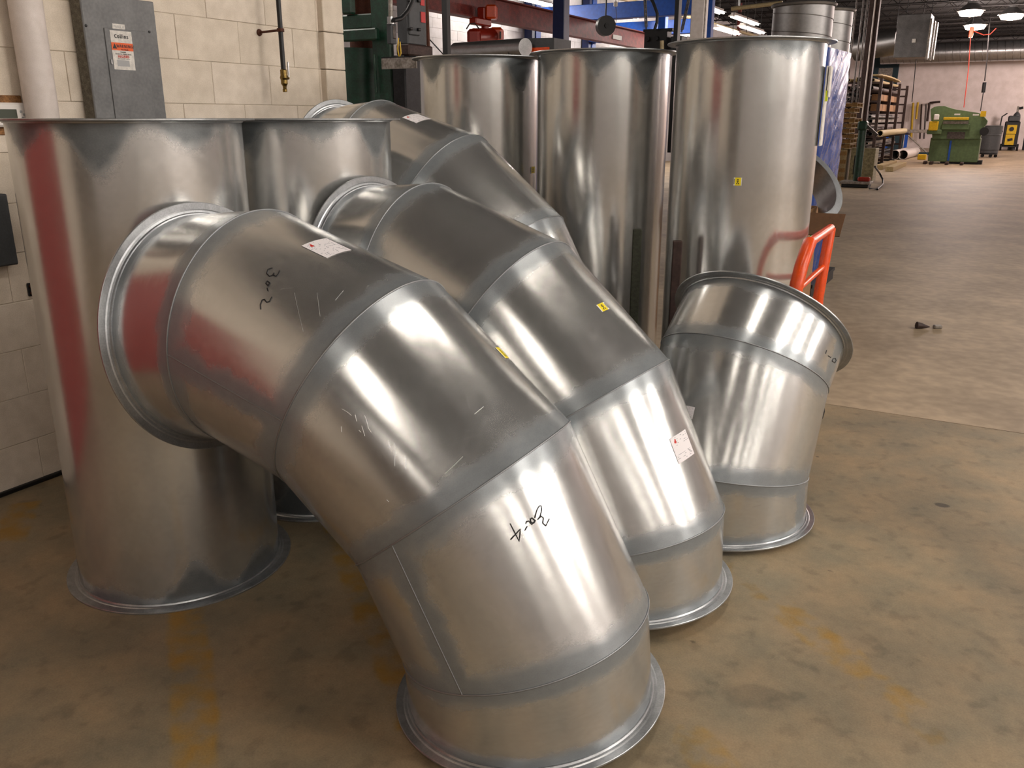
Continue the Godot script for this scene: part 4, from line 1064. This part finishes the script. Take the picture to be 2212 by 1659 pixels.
	for cpx in 2:
		var top: Vector3 = [Vector3(-4.832, 3.285, -12.300), Vector3(-4.157, 3.182, -12.300)][cpx]
		var bot: Vector3 = [Vector3(-4.778, 2.742, -12.300), Vector3(-4.251, 2.682, -12.300)][cpx]
		for e in 16:
			var c := top.lerp(bot, (e + 0.5) / 16.0) - o
			var dd := (bot - top).normalized() * 0.036
			var side := Vector3(0.018, 0, 0) if e % 2 == 0 else Vector3(0, 0, 0.018)
			obj("chain_link", mb().tube([c - dd + side, c + dd + side, c + dd - side, c - dd - side, c - dd + side], 0.006, 5, false), M.chain, t)
	# plate roll with a pale hood
	t = thing("plate_roll", "plate rolling machine with a pale rounded hood and orange trim behind the tall pipes", "machine", Vector3(-5.4, 0, -10.0))
	o = t.position
	obj("roller", mb().tube([Vector3(-6.493, 2.355, -10.000) - o, Vector3(-5.138, 2.312, -9.400) - o], 0.10, 24), M.galv_plain, t)
	obj("lower_roller", mb().tube([Vector3(-6.560, 2.284, -10.100) - o, Vector3(-5.193, 2.249, -9.500) - o], 0.07, 16), M.dark_steel, t)
	var prof := [Vector2(-0.30, -0.5), Vector2(-0.30, -0.06), Vector2(-0.26, 0.05), Vector2(-0.18, 0.11), Vector2(-0.08, 0.13), Vector2(0.30, 0.12), Vector2(0.30, -0.5)]
	var hx := Transform3D(Basis(), Vector3(-5.141, 2.294, -9.600) - o)
	obj("end_housing", mb().prism(prof, -0.4, 0.05, hx), M.dark_grey, t)
	obj("orange_trim", mb().prism([Vector2(-0.16, -0.10), Vector2(-0.14, -0.02), Vector2(-0.08, 0.02), Vector2(0.24, 0.02), Vector2(0.24, -0.05), Vector2(-0.06, -0.05)], 0.04, 0.075, hx), M.orange, t)
	obj("bearing", mb().tube([Vector3(-5.365, 2.289, -9.550) - o, Vector3(-5.309, 2.281, -9.450) - o], 0.085, 18), M.black, t)
	obj("frame", bx(Vector3(0, 0.85, -0.2), Vector3(0.9, 1.7, 0.7), 0.02), M.dark_grey, t)

func far_background() -> void:
	# dark red column with a white conduit
	var t := thing("red_column", "dark red steel column with a white stripe behind the blue film", "column", Vector3(-3.737, 3.353, -26.000))
	t.position.y = 0.0
	obj("shaft", bx(Vector3(0, 2.68, 0), Vector3(0.26, 5.36, 0.26), 0.01), M.steel_brown, t)
	obj("conduit", mb().tube([Vector3(0.02, 0, 0.16), Vector3(0.02, 5.36, 0.16)], 0.02, 10), M.white_paint, t)
	obj("base_plate", bx(Vector3(0, 0.012, 0), Vector3(0.45, 0.024, 0.45)), M.steel_brown, t)
	t = thing("conduit_bundle", "grey vertical conduits between the blue film and the dark red column", "pipe", Vector3(-3.883, 3.069, -25.000))
	t.position.y = 0.0
	for x in [-0.16, 0.0, 0.10]: obj("conduit", mb().tube([Vector3(x, 0, 0), Vector3(x, 5.36, 0)], 0.02, 8), M.steel, t)
	# stacked pallets
	var pal := thing("wood_pallet", "lowest wooden pallet in the stack behind the blue film", "pallet", Vector3(-4.0, 0.80, -23.4), 0.0, "stacked wooden pallets")
	for z in [-0.45, 0, 0.45]: obj("stringer", bx(Vector3(0, 0.055, z), Vector3(1.0, 0.07, 0.04)), M.wood, pal)
	for x in [-0.44, -0.15, 0.15, 0.44]: obj("deck_board", bx(Vector3(x, 0.10, 0), Vector3(0.12, 0.02, 1.0)), M.wood, pal)
	for x in [-0.44, 0, 0.44]: obj("bottom_board", bx(Vector3(x, 0.01, 0), Vector3(0.12, 0.02, 1.0)), M.wood_pale, pal)
	for k in 8: copy(pal, Vector3(-4.0 + 0.07 * sin(k * 2.1), 0.80 + 0.1215 * (k + 1), -23.4), 0.03 * sin(k * 1.3), ["second", "third", "fourth", "fifth", "sixth", "seventh", "eighth", "ninth and topmost"][k] + " wooden pallet from the bottom of the stack")
	t = thing("wood_crate", "rough wooden crate under the pallet stack", "crate", Vector3(-4.05, 0, -23.4))
	obj("body", bx(Vector3(0, 0.40, 0), Vector3(0.95, 0.78, 0.95)), M.wood_pale, t)
	for y in [0.1, 0.3, 0.5, 0.7]: obj("slat", bx(Vector3(0, y, 0.485), Vector3(0.99, 0.09, 0.02)), M.wood, t)
	t = thing("cream_cabinet", "cream metal cabinet behind the green pedestal", "cabinet", Vector3(-3.20, 0, -23.4))
	obj("body", bx(Vector3(0, 0.42, 0), Vector3(0.56, 0.80, 0.6), 0.01), M.cream, t)
	obj("slot", bx(Vector3(-0.17, 0.42, 0.301), Vector3(0.04, 0.45, 0.01)), M.black, t)
	obj("plinth", bx(Vector3(0, 0.02, 0), Vector3(0.5, 0.04, 0.55)), M.black, t)
	# green pedestal
	t = thing("pedestal_stand", "dark green pedestal stand on a grey base plate beside the cream cabinet", "stand", Vector3(-3.060, 0.000, -21.578))
	obj("base_plate", bx(Vector3(0, 0.11, 0), Vector3(0.66, 0.06, 0.6), 0.01), M.steel_pale, t)
	obj("base_frame", bx(Vector3(0, 0.045, 0), Vector3(0.58, 0.08, 0.5), 0.01), M.black, t)
	obj("post", mb().tube([Vector3(0, 0.14, 0), Vector3(0.0, 0.7, 0), Vector3(0, 1.32, 0)], 0.085, 14), M.green, t)
	obj("head", bx(Vector3(0.0, 1.36, 0), Vector3(0.20, 0.20, 0.3), 0.03), M.green, t)
	obj("arm", bx(Vector3(0.20, 1.26, 0), Vector3(0.34, 0.06, 0.1), 0.01, Basis(Vector3.BACK, -0.7)), M.steel, t)
	obj("pedal", bx(Vector3(0.17, 0.19, 0.1), Vector3(0.26, 0.09, 0.2), 0.02), M.orange_dark, t)
	t = thing("floor_hose", "black hose curling on the floor beside the green pedestal", "hose", Vector3(-2.658, 0.000, -21.646))
	var o := t.position
	obj("hose", mb().tube([Vector3(-2.675, 0.030, -20.873) - o, Vector3(-2.487, 0.030, -20.680) - o, Vector3(-2.582, 0.030, -22.373) - o, Vector3(-2.663, 0.100, -22.960) - o, Vector3(-2.755, 0.250, -22.962) - o, Vector3(-2.618, 0.500, -20.899) - o], 0.022, 8), M.black, t)
	# pipe storage rack
	t = thing("storage_rack", "dark steel storage rack loaded with tubes and bars", "rack", Vector3(-4.45, 0, -31.0))
	var lv := [0.18, 0.58, 0.98, 1.38, 1.74, 2.06, 2.36, 2.62]
	for z in [0.4, -2.1, -4.6, -7.1]:
		for x in [-0.72, 0.50]: obj("upright", bx(Vector3(x, 1.36, z), Vector3(0.09, 2.72, 0.09)), M.steel_brown, t)
		for y in lv: obj("arm", bx(Vector3(-0.11, y - 0.03, z), Vector3(1.3, 0.06, 0.07)), M.steel_brown, t)
		obj("side_bracket", bx(Vector3(0.66, 0.93, z), Vector3(0.30, 0.05, 0.06)), M.steel_brown, t)
		obj("foot", bx(Vector3(-0.11, 0.03, z), Vector3(1.5, 0.06, 0.14)), M.dark_steel, t)
	rng.seed = 404
	var kinds := [M.steel, M.steel_pale, M.steel_brown, M.dark_steel, M.galv_dull]
	for lj in lv.size() * 2:
		var li := lj / 2
		var up := (lj % 2) * 0.135
		if lj % 2 == 1 and li > 5: continue
		var x := -5.05
		while x < -4.06:
			var r := rng.randf_range(0.035, 0.075)
			if up > 0.0: r *= 0.85
			if li >= 7: r = rng.randf_range(0.05, 0.08)
			x += r
			if x + r > (-4.29 if li == 4 or li == 5 else -4.01): break
			var len := rng.randf_range(5.0, 7.6)
			var kd := rng.randi_range(0, 4)
			var b := thing("stock_tube", "%s on the %s level of the storage rack" % [["grey steel tube", "pale steel tube", "rusty brown steel tube", "dark steel tube", "galvanized tube", "pale wooden pole"][kd if li < 7 else 5], ["floor", "second", "third", "fourth", "fifth", "sixth", "seventh", "top"][li]], "tube", Vector3(x, lv[li] + r + up, -30.4), 0.0, "tubes and bars on the storage rack")
			var mt: Material = kinds[kd] if li < 7 else M.wood_pale
			var z0 := rng.randf_range(-0.25, 0.25)
			if rng.randf() < 0.6:
				obj("tube_wall", mb().lathe([Vector2(r * 0.8, 0), Vector2(r, 0), Vector2(r, len), Vector2(r * 0.8, len), Vector2(r * 0.8, 0)], 14, Transform3D(Basis(Vector3.RIGHT, -PI / 2), Vector3(0, 0, z0))), mt, b)
			else:
				for s in [[0, r * 0.93], [0, -r * 0.93], [1, r * 0.93], [1, -r * 0.93]]:
					obj("side", bx(Vector3(s[1] if s[0] == 0 else 0.0, s[1] if s[0] == 1 else 0.0, z0 - len * 0.5), Vector3(r * 0.14 if s[0] == 0 else 2.0 * r, r * 0.14 if s[0] == 1 else 2.0 * r, len)), mt, b)
			x += r + 0.006
	var n := 0
	for p in [[-4.135, 1.745, 0.24, 0.22], [-4.135, 2.065, 0.24, 0.20]]:
		t = thing("long_carton", ["lower long brown carton on the right side of the storage rack", "upper long brown carton on the right side of the storage rack"][n], "carton", Vector3(p[0], p[1], -33.6))
		obj("body", bx(Vector3(0, p[3] * 0.5, 0), Vector3(p[2], p[3], 5.0), 0.01), M.cardboard, t)
		for z in [-1.5, 0.0, 1.5]: obj("strap", bx(Vector3(0, p[3] * 0.5, z), Vector3(p[2] + 0.01, p[3] + 0.008, 0.03)), M.black, t)
		n += 1
	t = thing("long_plank", "long pale bowed plank lying on top of the storage rack", "plank", Vector3(-4.20, 2.80, -33.4))
	for k in 6: obj("plank_length", bx(Vector3(0, 0.03 + 0.035 * sin(PI * (k + 0.5) / 6.0), 2.5 - k), Vector3(0.34, 0.045, 1.01), 0.006, Basis(Vector3.RIGHT, -0.018 * (k - 2.5))), M.wood_pale, t)
	t = thing("loose_pipe", "long pale pipe sticking out of the rack at waist height", "pipe", Vector3(-3.78, 1.06, -33.0))
	obj("pipe_wall", mb().lathe([Vector2(0.08, 0), Vector2(0.10, 0), Vector2(0.10, 7.0), Vector2(0.08, 7.0), Vector2(0.08, 0)], 16, Transform3D(Basis(Vector3.RIGHT, -PI / 2), Vector3(0, 0, 2.6))), M.pipe_cream, t)
	n = 0
	for p in [Vector3(-3.960, -0.000, -36.792), Vector3(-3.682, -0.000, -36.949)]:
		t = thing("floor_pipe", ["left of two white pipes lying open end forward on the floor", "right of two white pipes lying open end forward on the floor"][n], "pipe", p + Vector3(0, 0.18, 0), -0.02)
		obj("pipe_wall", mb().lathe([Vector2(0.165, 0), Vector2(0.18, 0), Vector2(0.18, 4.0), Vector2(0.165, 4.0), Vector2(0.165, 0)], 24, Transform3D(Basis(Vector3.RIGHT, -PI / 2), Vector3.ZERO)), M.white_paint, t)
		n += 1
	n = 0
	for p in [[Vector3(-3.552, 0.000, -29.502), 0.0], [Vector3(-3.154, 0.000, -28.607), 0.0]]:
		t = thing("timber_skid", ["timber beam on the floor at the foot of the rack", "outer timber beam on the floor before the white pipes"][n], "timber", p[0], p[1])
		obj("beam", bx(Vector3(0, 0.07, -1.6), Vector3(0.22, 0.14, 3.6), 0.01), M.wood_pale, t)
		n += 1
	# green ironworker
	t = thing("ironworker", "green ironworker machine with yellow guards on the far floor", "machine", Vector3(-1.85, 0, -34.6))
	o = t.position
	obj("lower_body", rel(Vector3(-1.822, 0.466, -34.850), Vector3(1.557, 0.806, 0.900), o, 0.02), M.mach_green, t)
	var ol := []
	for p in [Vector3(-2.539, 0.833, -34.300), Vector3(-2.728, 1.819, -34.300), Vector3(-2.621, 1.895, -34.300), Vector3(-2.480, 1.924, -34.300), Vector3(-2.307, 1.923, -34.300), Vector3(-2.126, 1.862, -34.300), Vector3(-1.977, 1.816, -34.300), Vector3(-1.227, 1.692, -34.300), Vector3(-1.043, 1.572, -34.300), Vector3(-0.927, 1.438, -34.300), Vector3(-0.939, 1.333, -34.300), Vector3(-1.040, 1.167, -34.300), Vector3(-1.064, 0.849, -34.300)]: ol.append(Vector2(p.x - o.x, p.y - o.y))
	obj("upper_body", mb().prism(ol, -0.45, 0.30), M.mach_green, t)
	obj("guard", rel(Vector3(-1.877, 1.512, -34.175), Vector3(0.780, 0.091, 0.150), o, 0.01), M.yellow, t)
	obj("yellow_flag", rel(Vector3(-1.079, 1.661, -34.175), Vector3(0.166, 0.179, 0.050), o, 0.0), M.yellow, t)
	obj("work_light", rel(Vector3(-2.489, 1.558, -34.075), Vector3(0.159, 0.182, 0.150), o, 0.02), M.plastic, t)
	obj("punch_throat", rel(Vector3(-2.549, 1.268, -34.200), Vector3(0.290, 0.306, 0.300), o, 0.02), M.yellow, t)
	obj("punch_bracket", rel(Vector3(-2.498, 1.068, -34.250), Vector3(0.465, 0.154, 0.300), o, 0.02), M.mach_green, t)
	obj("blade_opening", rel(Vector3(-1.882, 1.376, -34.300), Vector3(0.785, 0.091, 0.060), o, 0.0), M.steel_pale, t)
	obj("die_table", rel(Vector3(-1.867, 1.239, -34.300), Vector3(0.855, 0.182, 0.200), o, 0.01), M.mach_green, t)
	obj("wheel", mb().tube([Vector3(-0.974, 1.092, -34.300) - o, Vector3(-0.968, 1.094, -34.100) - o], 0.14, 18), M.black, t)
	obj("data_plate", rel(Vector3(-1.816, 0.956, -34.295), Vector3(0.543, 0.230, 0.030), o, 0.0), M.steel, t)
	obj("blue_strap", rel(Vector3(-1.951, 0.442, -34.385), Vector3(0.058, 0.667, 0.050), o, 0.0), M.blue, t)
	for q in [Vector3(-1.852, 1.648, -33.990), Vector3(-1.291, 1.632, -33.990)]: obj("name_plate", bx(q - o, Vector3(0.18, 0.05, 0.02)), M.paper, t)
	for q in [Vector3(-2.629, 0.004, -34.200), Vector3(-2.421, 0.002, -34.000), Vector3(-1.933, -0.013, -33.900), Vector3(-1.477, -0.002, -33.900)]: obj("foot", bx(Vector3(q.x - o.x, 0.05, q.z - o.z + 0.3), Vector3(0.10, 0.10, 0.5), 0.01), M.steel_brown, t)
	obj("skirt", bx(Vector3(0.3, 0.06, -0.2), Vector3(1.3, 0.12, 0.7)), M.dark_steel, t)
	# blue table behind the rack
	t = thing("blue_table", "blue steel work table behind the green machine", "table", Vector3(-3.7, 0, -41.0))
	obj("table_top", bx(Vector3(0, 1.0, 0), Vector3(2.4, 0.12, 1.0), 0.01), M.steel_pale, t)
	for x in [-1.05, -0.3, 1.05]: obj("leg", bx(Vector3(x, 0.47, 0.4), Vector3(0.12, 0.94, 0.1)), M.blue, t)
	obj("side_panel", bx(Vector3(-0.75, 0.5, 0.38), Vector3(0.7, 0.86, 0.04)), M.teal, t)
	obj("brace", mb().tube([Vector3(-0.25, 0.85, 0.42), Vector3(0.6, 0.12, 0.42)], 0.03, 8), M.steel_pale, t)
	obj("rail", bx(Vector3(0, 0.12, 0.4), Vector3(2.2, 0.10, 0.1)), M.teal, t)
	t = thing("yellow_block", "small yellow block on the floor left of the green machine", "block", Vector3(-3.032, -0.000, -37.317))
	obj("body", bx(Vector3(0, 0.1, 0), Vector3(0.3, 0.2, 0.3), 0.02), M.yellow, t)
	# steel drum on a dolly
	t = thing("steel_drum", "dented grey and red steel drum on a wheeled dolly", "drum", Vector3(-0.881, 0.000, -40.876))
	obj("drum_wall", mb().lathe([Vector2(0.0, 0.16), Vector2(0.31, 0.16), Vector2(0.33, 0.19), Vector2(0.34, 0.5), Vector2(0.355, 0.52), Vector2(0.345, 0.54), Vector2(0.36, 0.85), Vector2(0.375, 0.87), Vector2(0.365, 0.89), Vector2(0.38, 1.20), Vector2(0.395, 1.22), Vector2(0.385, 1.24), Vector2(0.36, 1.24), Vector2(0.36, 0.3)], 28), M.dark_grey, t)
	obj("red_band", mb().lathe([Vector2(0.352, 0.60), Vector2(0.358, 0.66), Vector2(0.352, 0.66)], 28), M.orange_dark, t)
	for a in 5: obj("wheel", mb().lathe([Vector2(0, -0.03), Vector2(0.065, -0.03), Vector2(0.065, 0.03), Vector2(0, 0.03)], 12, Transform3D(Basis(Vector3.RIGHT, PI / 2), Vector3(0.26 * cos(a * 1.257), 0.065, 0.26 * sin(a * 1.257)))), M.rubber, t)
	obj("dolly", mb().lathe([Vector2(0, 0.12), Vector2(0.33, 0.12), Vector2(0.33, 0.158), Vector2(0, 0.158)], 24), M.black, t)
	# welder with gas cylinders
	t = thing("welding_machine", "black and yellow welding machine on wheels at the far wall", "welder", Vector3(-0.244, 0.000, -50.282))
	obj("body", bx(Vector3(0.0, 0.80, 0), Vector3(0.66, 1.15, 0.8), 0.04), M.black, t)
	obj("front_panel", bx(Vector3(0.0, 1.00, 0.41), Vector3(0.42, 0.42, 0.03), 0.02), M.yellow, t)
	obj("lower_panel", bx(Vector3(-0.02, 0.52, 0.41), Vector3(0.40, 0.50, 0.03), 0.02), M.yellow, t)
	tag(obj("logo", bx(Vector3(0.0, 0.52, 0.43), Vector3(0.22, 0.12, 0.01), 0.0, Basis(Vector3.BACK, 0.25)), M.ink, t), "black oval logo")
	obj("control_dial", mb().tube([Vector3(0, 1.02, 0.41), Vector3(0, 1.02, 0.45)], 0.10, 16), M.black, t)
	obj("wire_feeder", bx(Vector3(0.02, 1.50, 0), Vector3(0.5, 0.28, 0.5), 0.05), M.dark_grey, t)
	obj("hose_coil", mb().tube([Vector3(-0.3, 1.75, 0.2), Vector3(-0.5, 1.6, 0.25), Vector3(-0.52, 1.2, 0.25), Vector3(-0.38, 0.9, 0.3), Vector3(-0.5, 0.7, 0.3)], 0.03, 8), M.black, t)
	for x in [-0.36, 0.36]: obj("wheel", mb().lathe([Vector2(0, -0.05), Vector2(0.16, -0.05), Vector2(0.16, 0.05), Vector2(0, 0.05)], 16, Transform3D(Basis(Vector3.BACK, PI / 2), Vector3(x, 0.16, 0.25))), M.rubber, t)
	obj("cart_base", bx(Vector3(0, 0.20, 0), Vector3(0.7, 0.06, 1.0)), M.black, t)
	n = 0
	for x in [0.12, 0.75]:
		var c := thing("gas_cylinder", ["dark gas cylinder standing behind the welding machine", "dark gas cylinder right of the welding machine at the photo edge"][n], "gas cylinder", t.position + Vector3(x, 0, -0.65))
		obj("bottle", mb().lathe([Vector2(0.0, 0.0), Vector2(0.17, 0.0), Vector2(0.17, 1.55), Vector2(0.15, 1.68), Vector2(0.09, 1.78), Vector2(0.04, 1.82), Vector2(0.0, 1.82)], 20), M.dark_grey, c)
		obj("regulator", bx(Vector3(0, 1.95, 0), Vector3(0.10, 0.28, 0.10), 0.02), M.steel_pale, c)
		obj("gauge", mb().tube([Vector3(0.05, 1.98, 0.05), Vector3(0.22, 2.02, 0.05)], 0.06, 12), M.dark_steel, c)
		n += 1
	# bars leaning on the far wall
	var bars := [[1972, 222, 272, M.yellow, "long yellow bar leaning on the far wall"], [1983, 221, 257, M.yellow, "short dull yellow bar hung on the far wall"], [1991, 225, 272, M.steel_brown, "thin dark brown bar leaning on the far wall"], [2001, 225, 271, M.steel, "grey brown bar leaning on the far wall"]]
	var bp := [[Vector3(-4.984, 2.301, -51.800), Vector3(-4.864, 0.471, -51.800)], [Vector3(-4.763, 2.323, -51.800), Vector3(-4.745, 1.485, -51.800)], [Vector3(-4.573, 2.229, -51.800), Vector3(-4.436, 0.476, -51.800)], [Vector3(-4.352, 2.227, -51.800), Vector3(-4.235, 0.478, -51.800)]]
	for k in 4:
		var c: Vector3 = (bp[k][0] + bp[k][1]) * 0.5
		t = thing("wall_bar", bars[k][4], "bar", c)
		obj("bar", mb().tube([bp[k][0] - c, bp[k][1] - c], 0.06 if k < 2 else 0.045, 6), bars[k][3], t)
	t = thing("wall_bracket", "brown angle bracket shaped like an upside down L on the far wall", "bracket", Vector3(-4.167, 1.995, -51.800))
	o = t.position
	obj("upright", mb().tube([Vector3(-4.206, 2.295, -51.800) - o, Vector3(-4.195, 1.369, -51.800) - o], 0.06, 6), M.steel_brown, t)
	obj("arm", mb().tube([Vector3(-4.206, 2.295, -51.800) - o, Vector3(-3.708, 2.337, -51.800) - o], 0.06, 6), M.steel_brown, t)
	# ductwork at the far end
	t = thing("air_plenum", "square galvanized air plenum hanging before the far wall", "duct", Vector3(-3.1, 3.2, -31.0))
	o = t.position
	obj("plenum_box", rel(Vector3(-3.218, 3.920, -31.000), Vector3(0.926, 1.229, 1.000), o, 0.01), M.galv_dull, t)
	obj("side_frame", rel(Vector3(-2.726, 3.801, -30.425), Vector3(0.051, 1.148, 0.250), o, 0.0), M.steel_pale, t)
	obj("side_frame", rel(Vector3(-2.631, 3.752, -30.425), Vector3(0.051, 1.108, 0.250), o, 0.0), M.steel_pale, t)
	obj("side_frame", rel(Vector3(-2.554, 3.742, -30.425), Vector3(0.051, 1.042, 0.250), o, 0.0), M.steel_pale, t)
	tag(obj("tag", rel(Vector3(-3.148, 3.780, -30.480), Vector3(0.104, 0.106, 0.020), o, 0.0), M.paper, t), "small white tag")
	for x in [-0.4, 0.3]: obj("hanger_rod", mb().tube([Vector3(x, 1.2, 0), Vector3(x, 2.18, 0)], 0.01, 6), M.dark_steel, t)
	t = thing("spiral_main_duct", "long horizontal galvanized spiral duct along the far wall", "duct", Vector3(0.5, 4.58, -49.3))
	obj("duct_wall", mb().tube([Vector3(-7.0, 0, 0), Vector3(0, 0, 0), Vector3(12.0, 0, 0)], 0.46, 32), M.galv_plain, t)
	var hp := []
	for k in 60 * 16 + 1:
		var a := TAU * k / 16.0
		hp.append(Vector3(-7.0 + 19.0 * k / 960.0, 0.462 * cos(a), 0.462 * sin(a)))
	obj("spiral_seam", mb().tube(hp, 0.012, 4, false), M.galv_dull, t)
	t = thing("branch_duct", "short galvanized duct left of the air plenum", "duct", Vector3(-4.284, 3.901, -33.000))
	obj("duct_wall", mb().tube([Vector3(-0.9, -0.1, 0), Vector3(0.5, 0.05, 0.4)], 0.42, 28), M.galv_dull, t)
	for x in [-0.5, 0.3]: obj("hanger_rod", mb().tube([Vector3(x, 0.3, 0.1), Vector3(x, 5.38 - t.position.y, 0.1)], 0.01, 6), M.dark_steel, t)
	t = thing("teal_panel", "dark teal panel on the wall behind the storage rack", "panel", Vector3(-6.706, 4.123, -52.020))
	obj("panel", bx(Vector3(0, 0, 0), Vector3(1.55, 2.4, 0.14), 0.01), M.teal, t)
	obj("frame", bx(Vector3(0.15, -0.35, 0.06), Vector3(0.7, 0.6, 0.03)), M.steel_pale, t)
	# hanging orange cord reel and cables
	t = thing("cord_reel", "orange cord reel hanging below the lower high bay light", "reel", Vector3(-1.904, 4.390, -36.000))
	o = t.position
	obj("reel_body", bx(Vector3(0, 0.0, 0), Vector3(0.14, 0.34, 0.14), 0.02), M.orange, t)
	obj("hanger", mb().tube([Vector3(0, 0.15, 0), Vector3(0, 5.38 - t.position.y, 0)], 0.012, 6), M.dark_steel, t)
	obj("cord", mb().tube([Vector3(0, -0.15, 0), Vector3(-1.818, 3.170, -36.000) - o, Vector3(-1.786, 1.892, -36.000) - o], 0.016, 6), M.cord_red, t)
	obj("loop_cord", mb().tube([Vector3(0.1, 0.03, 0), Vector3(0.4, -0.1, 0), Vector3(0.6, -0.08, 0), Vector3(0.75, 0.1, 0)], 0.016, 6), M.cord_red, t)
	t = thing("hanging_cable", "thick dark cable hanging in front of the far wall", "cable", Vector3(-1.306, 3.246, -38.000))
	o = t.position
	obj("cable", mb().tube([Vector3(0.1, 5.38 - o.y, 0), Vector3(-1.486, 5.309, -38.000) - o, Vector3(-1.361, 3.729, -38.000) - o, Vector3(-1.323, 2.842, -38.000) - o], 0.02, 8), M.line_dark, t)
	obj("weight", mb().tube([Vector3(-1.316, 2.794, -38.000) - o, Vector3(-1.310, 2.435, -38.000) - o], 0.07, 10), M.dark_steel, t)
	obj("tail", mb().tube([Vector3(-1.310, 2.435, -38.000) - o, Vector3(-1.307, 1.777, -38.000) - o], 0.018, 6), M.line_dark, t)
	t = thing("hanging_cable", "thin dark cable hanging right of the storage rack", "cable", Vector3(-3.146, 2.743, -32.000))
	o = t.position
	obj("cable", mb().tube([Vector3(0.05, 5.38 - o.y, 0), Vector3(-3.184, 3.792, -32.000) - o, Vector3(-3.150, 2.885, -32.000) - o, Vector3(-3.124, 2.032, -32.000) - o], 0.014, 6), M.line_dark, t)
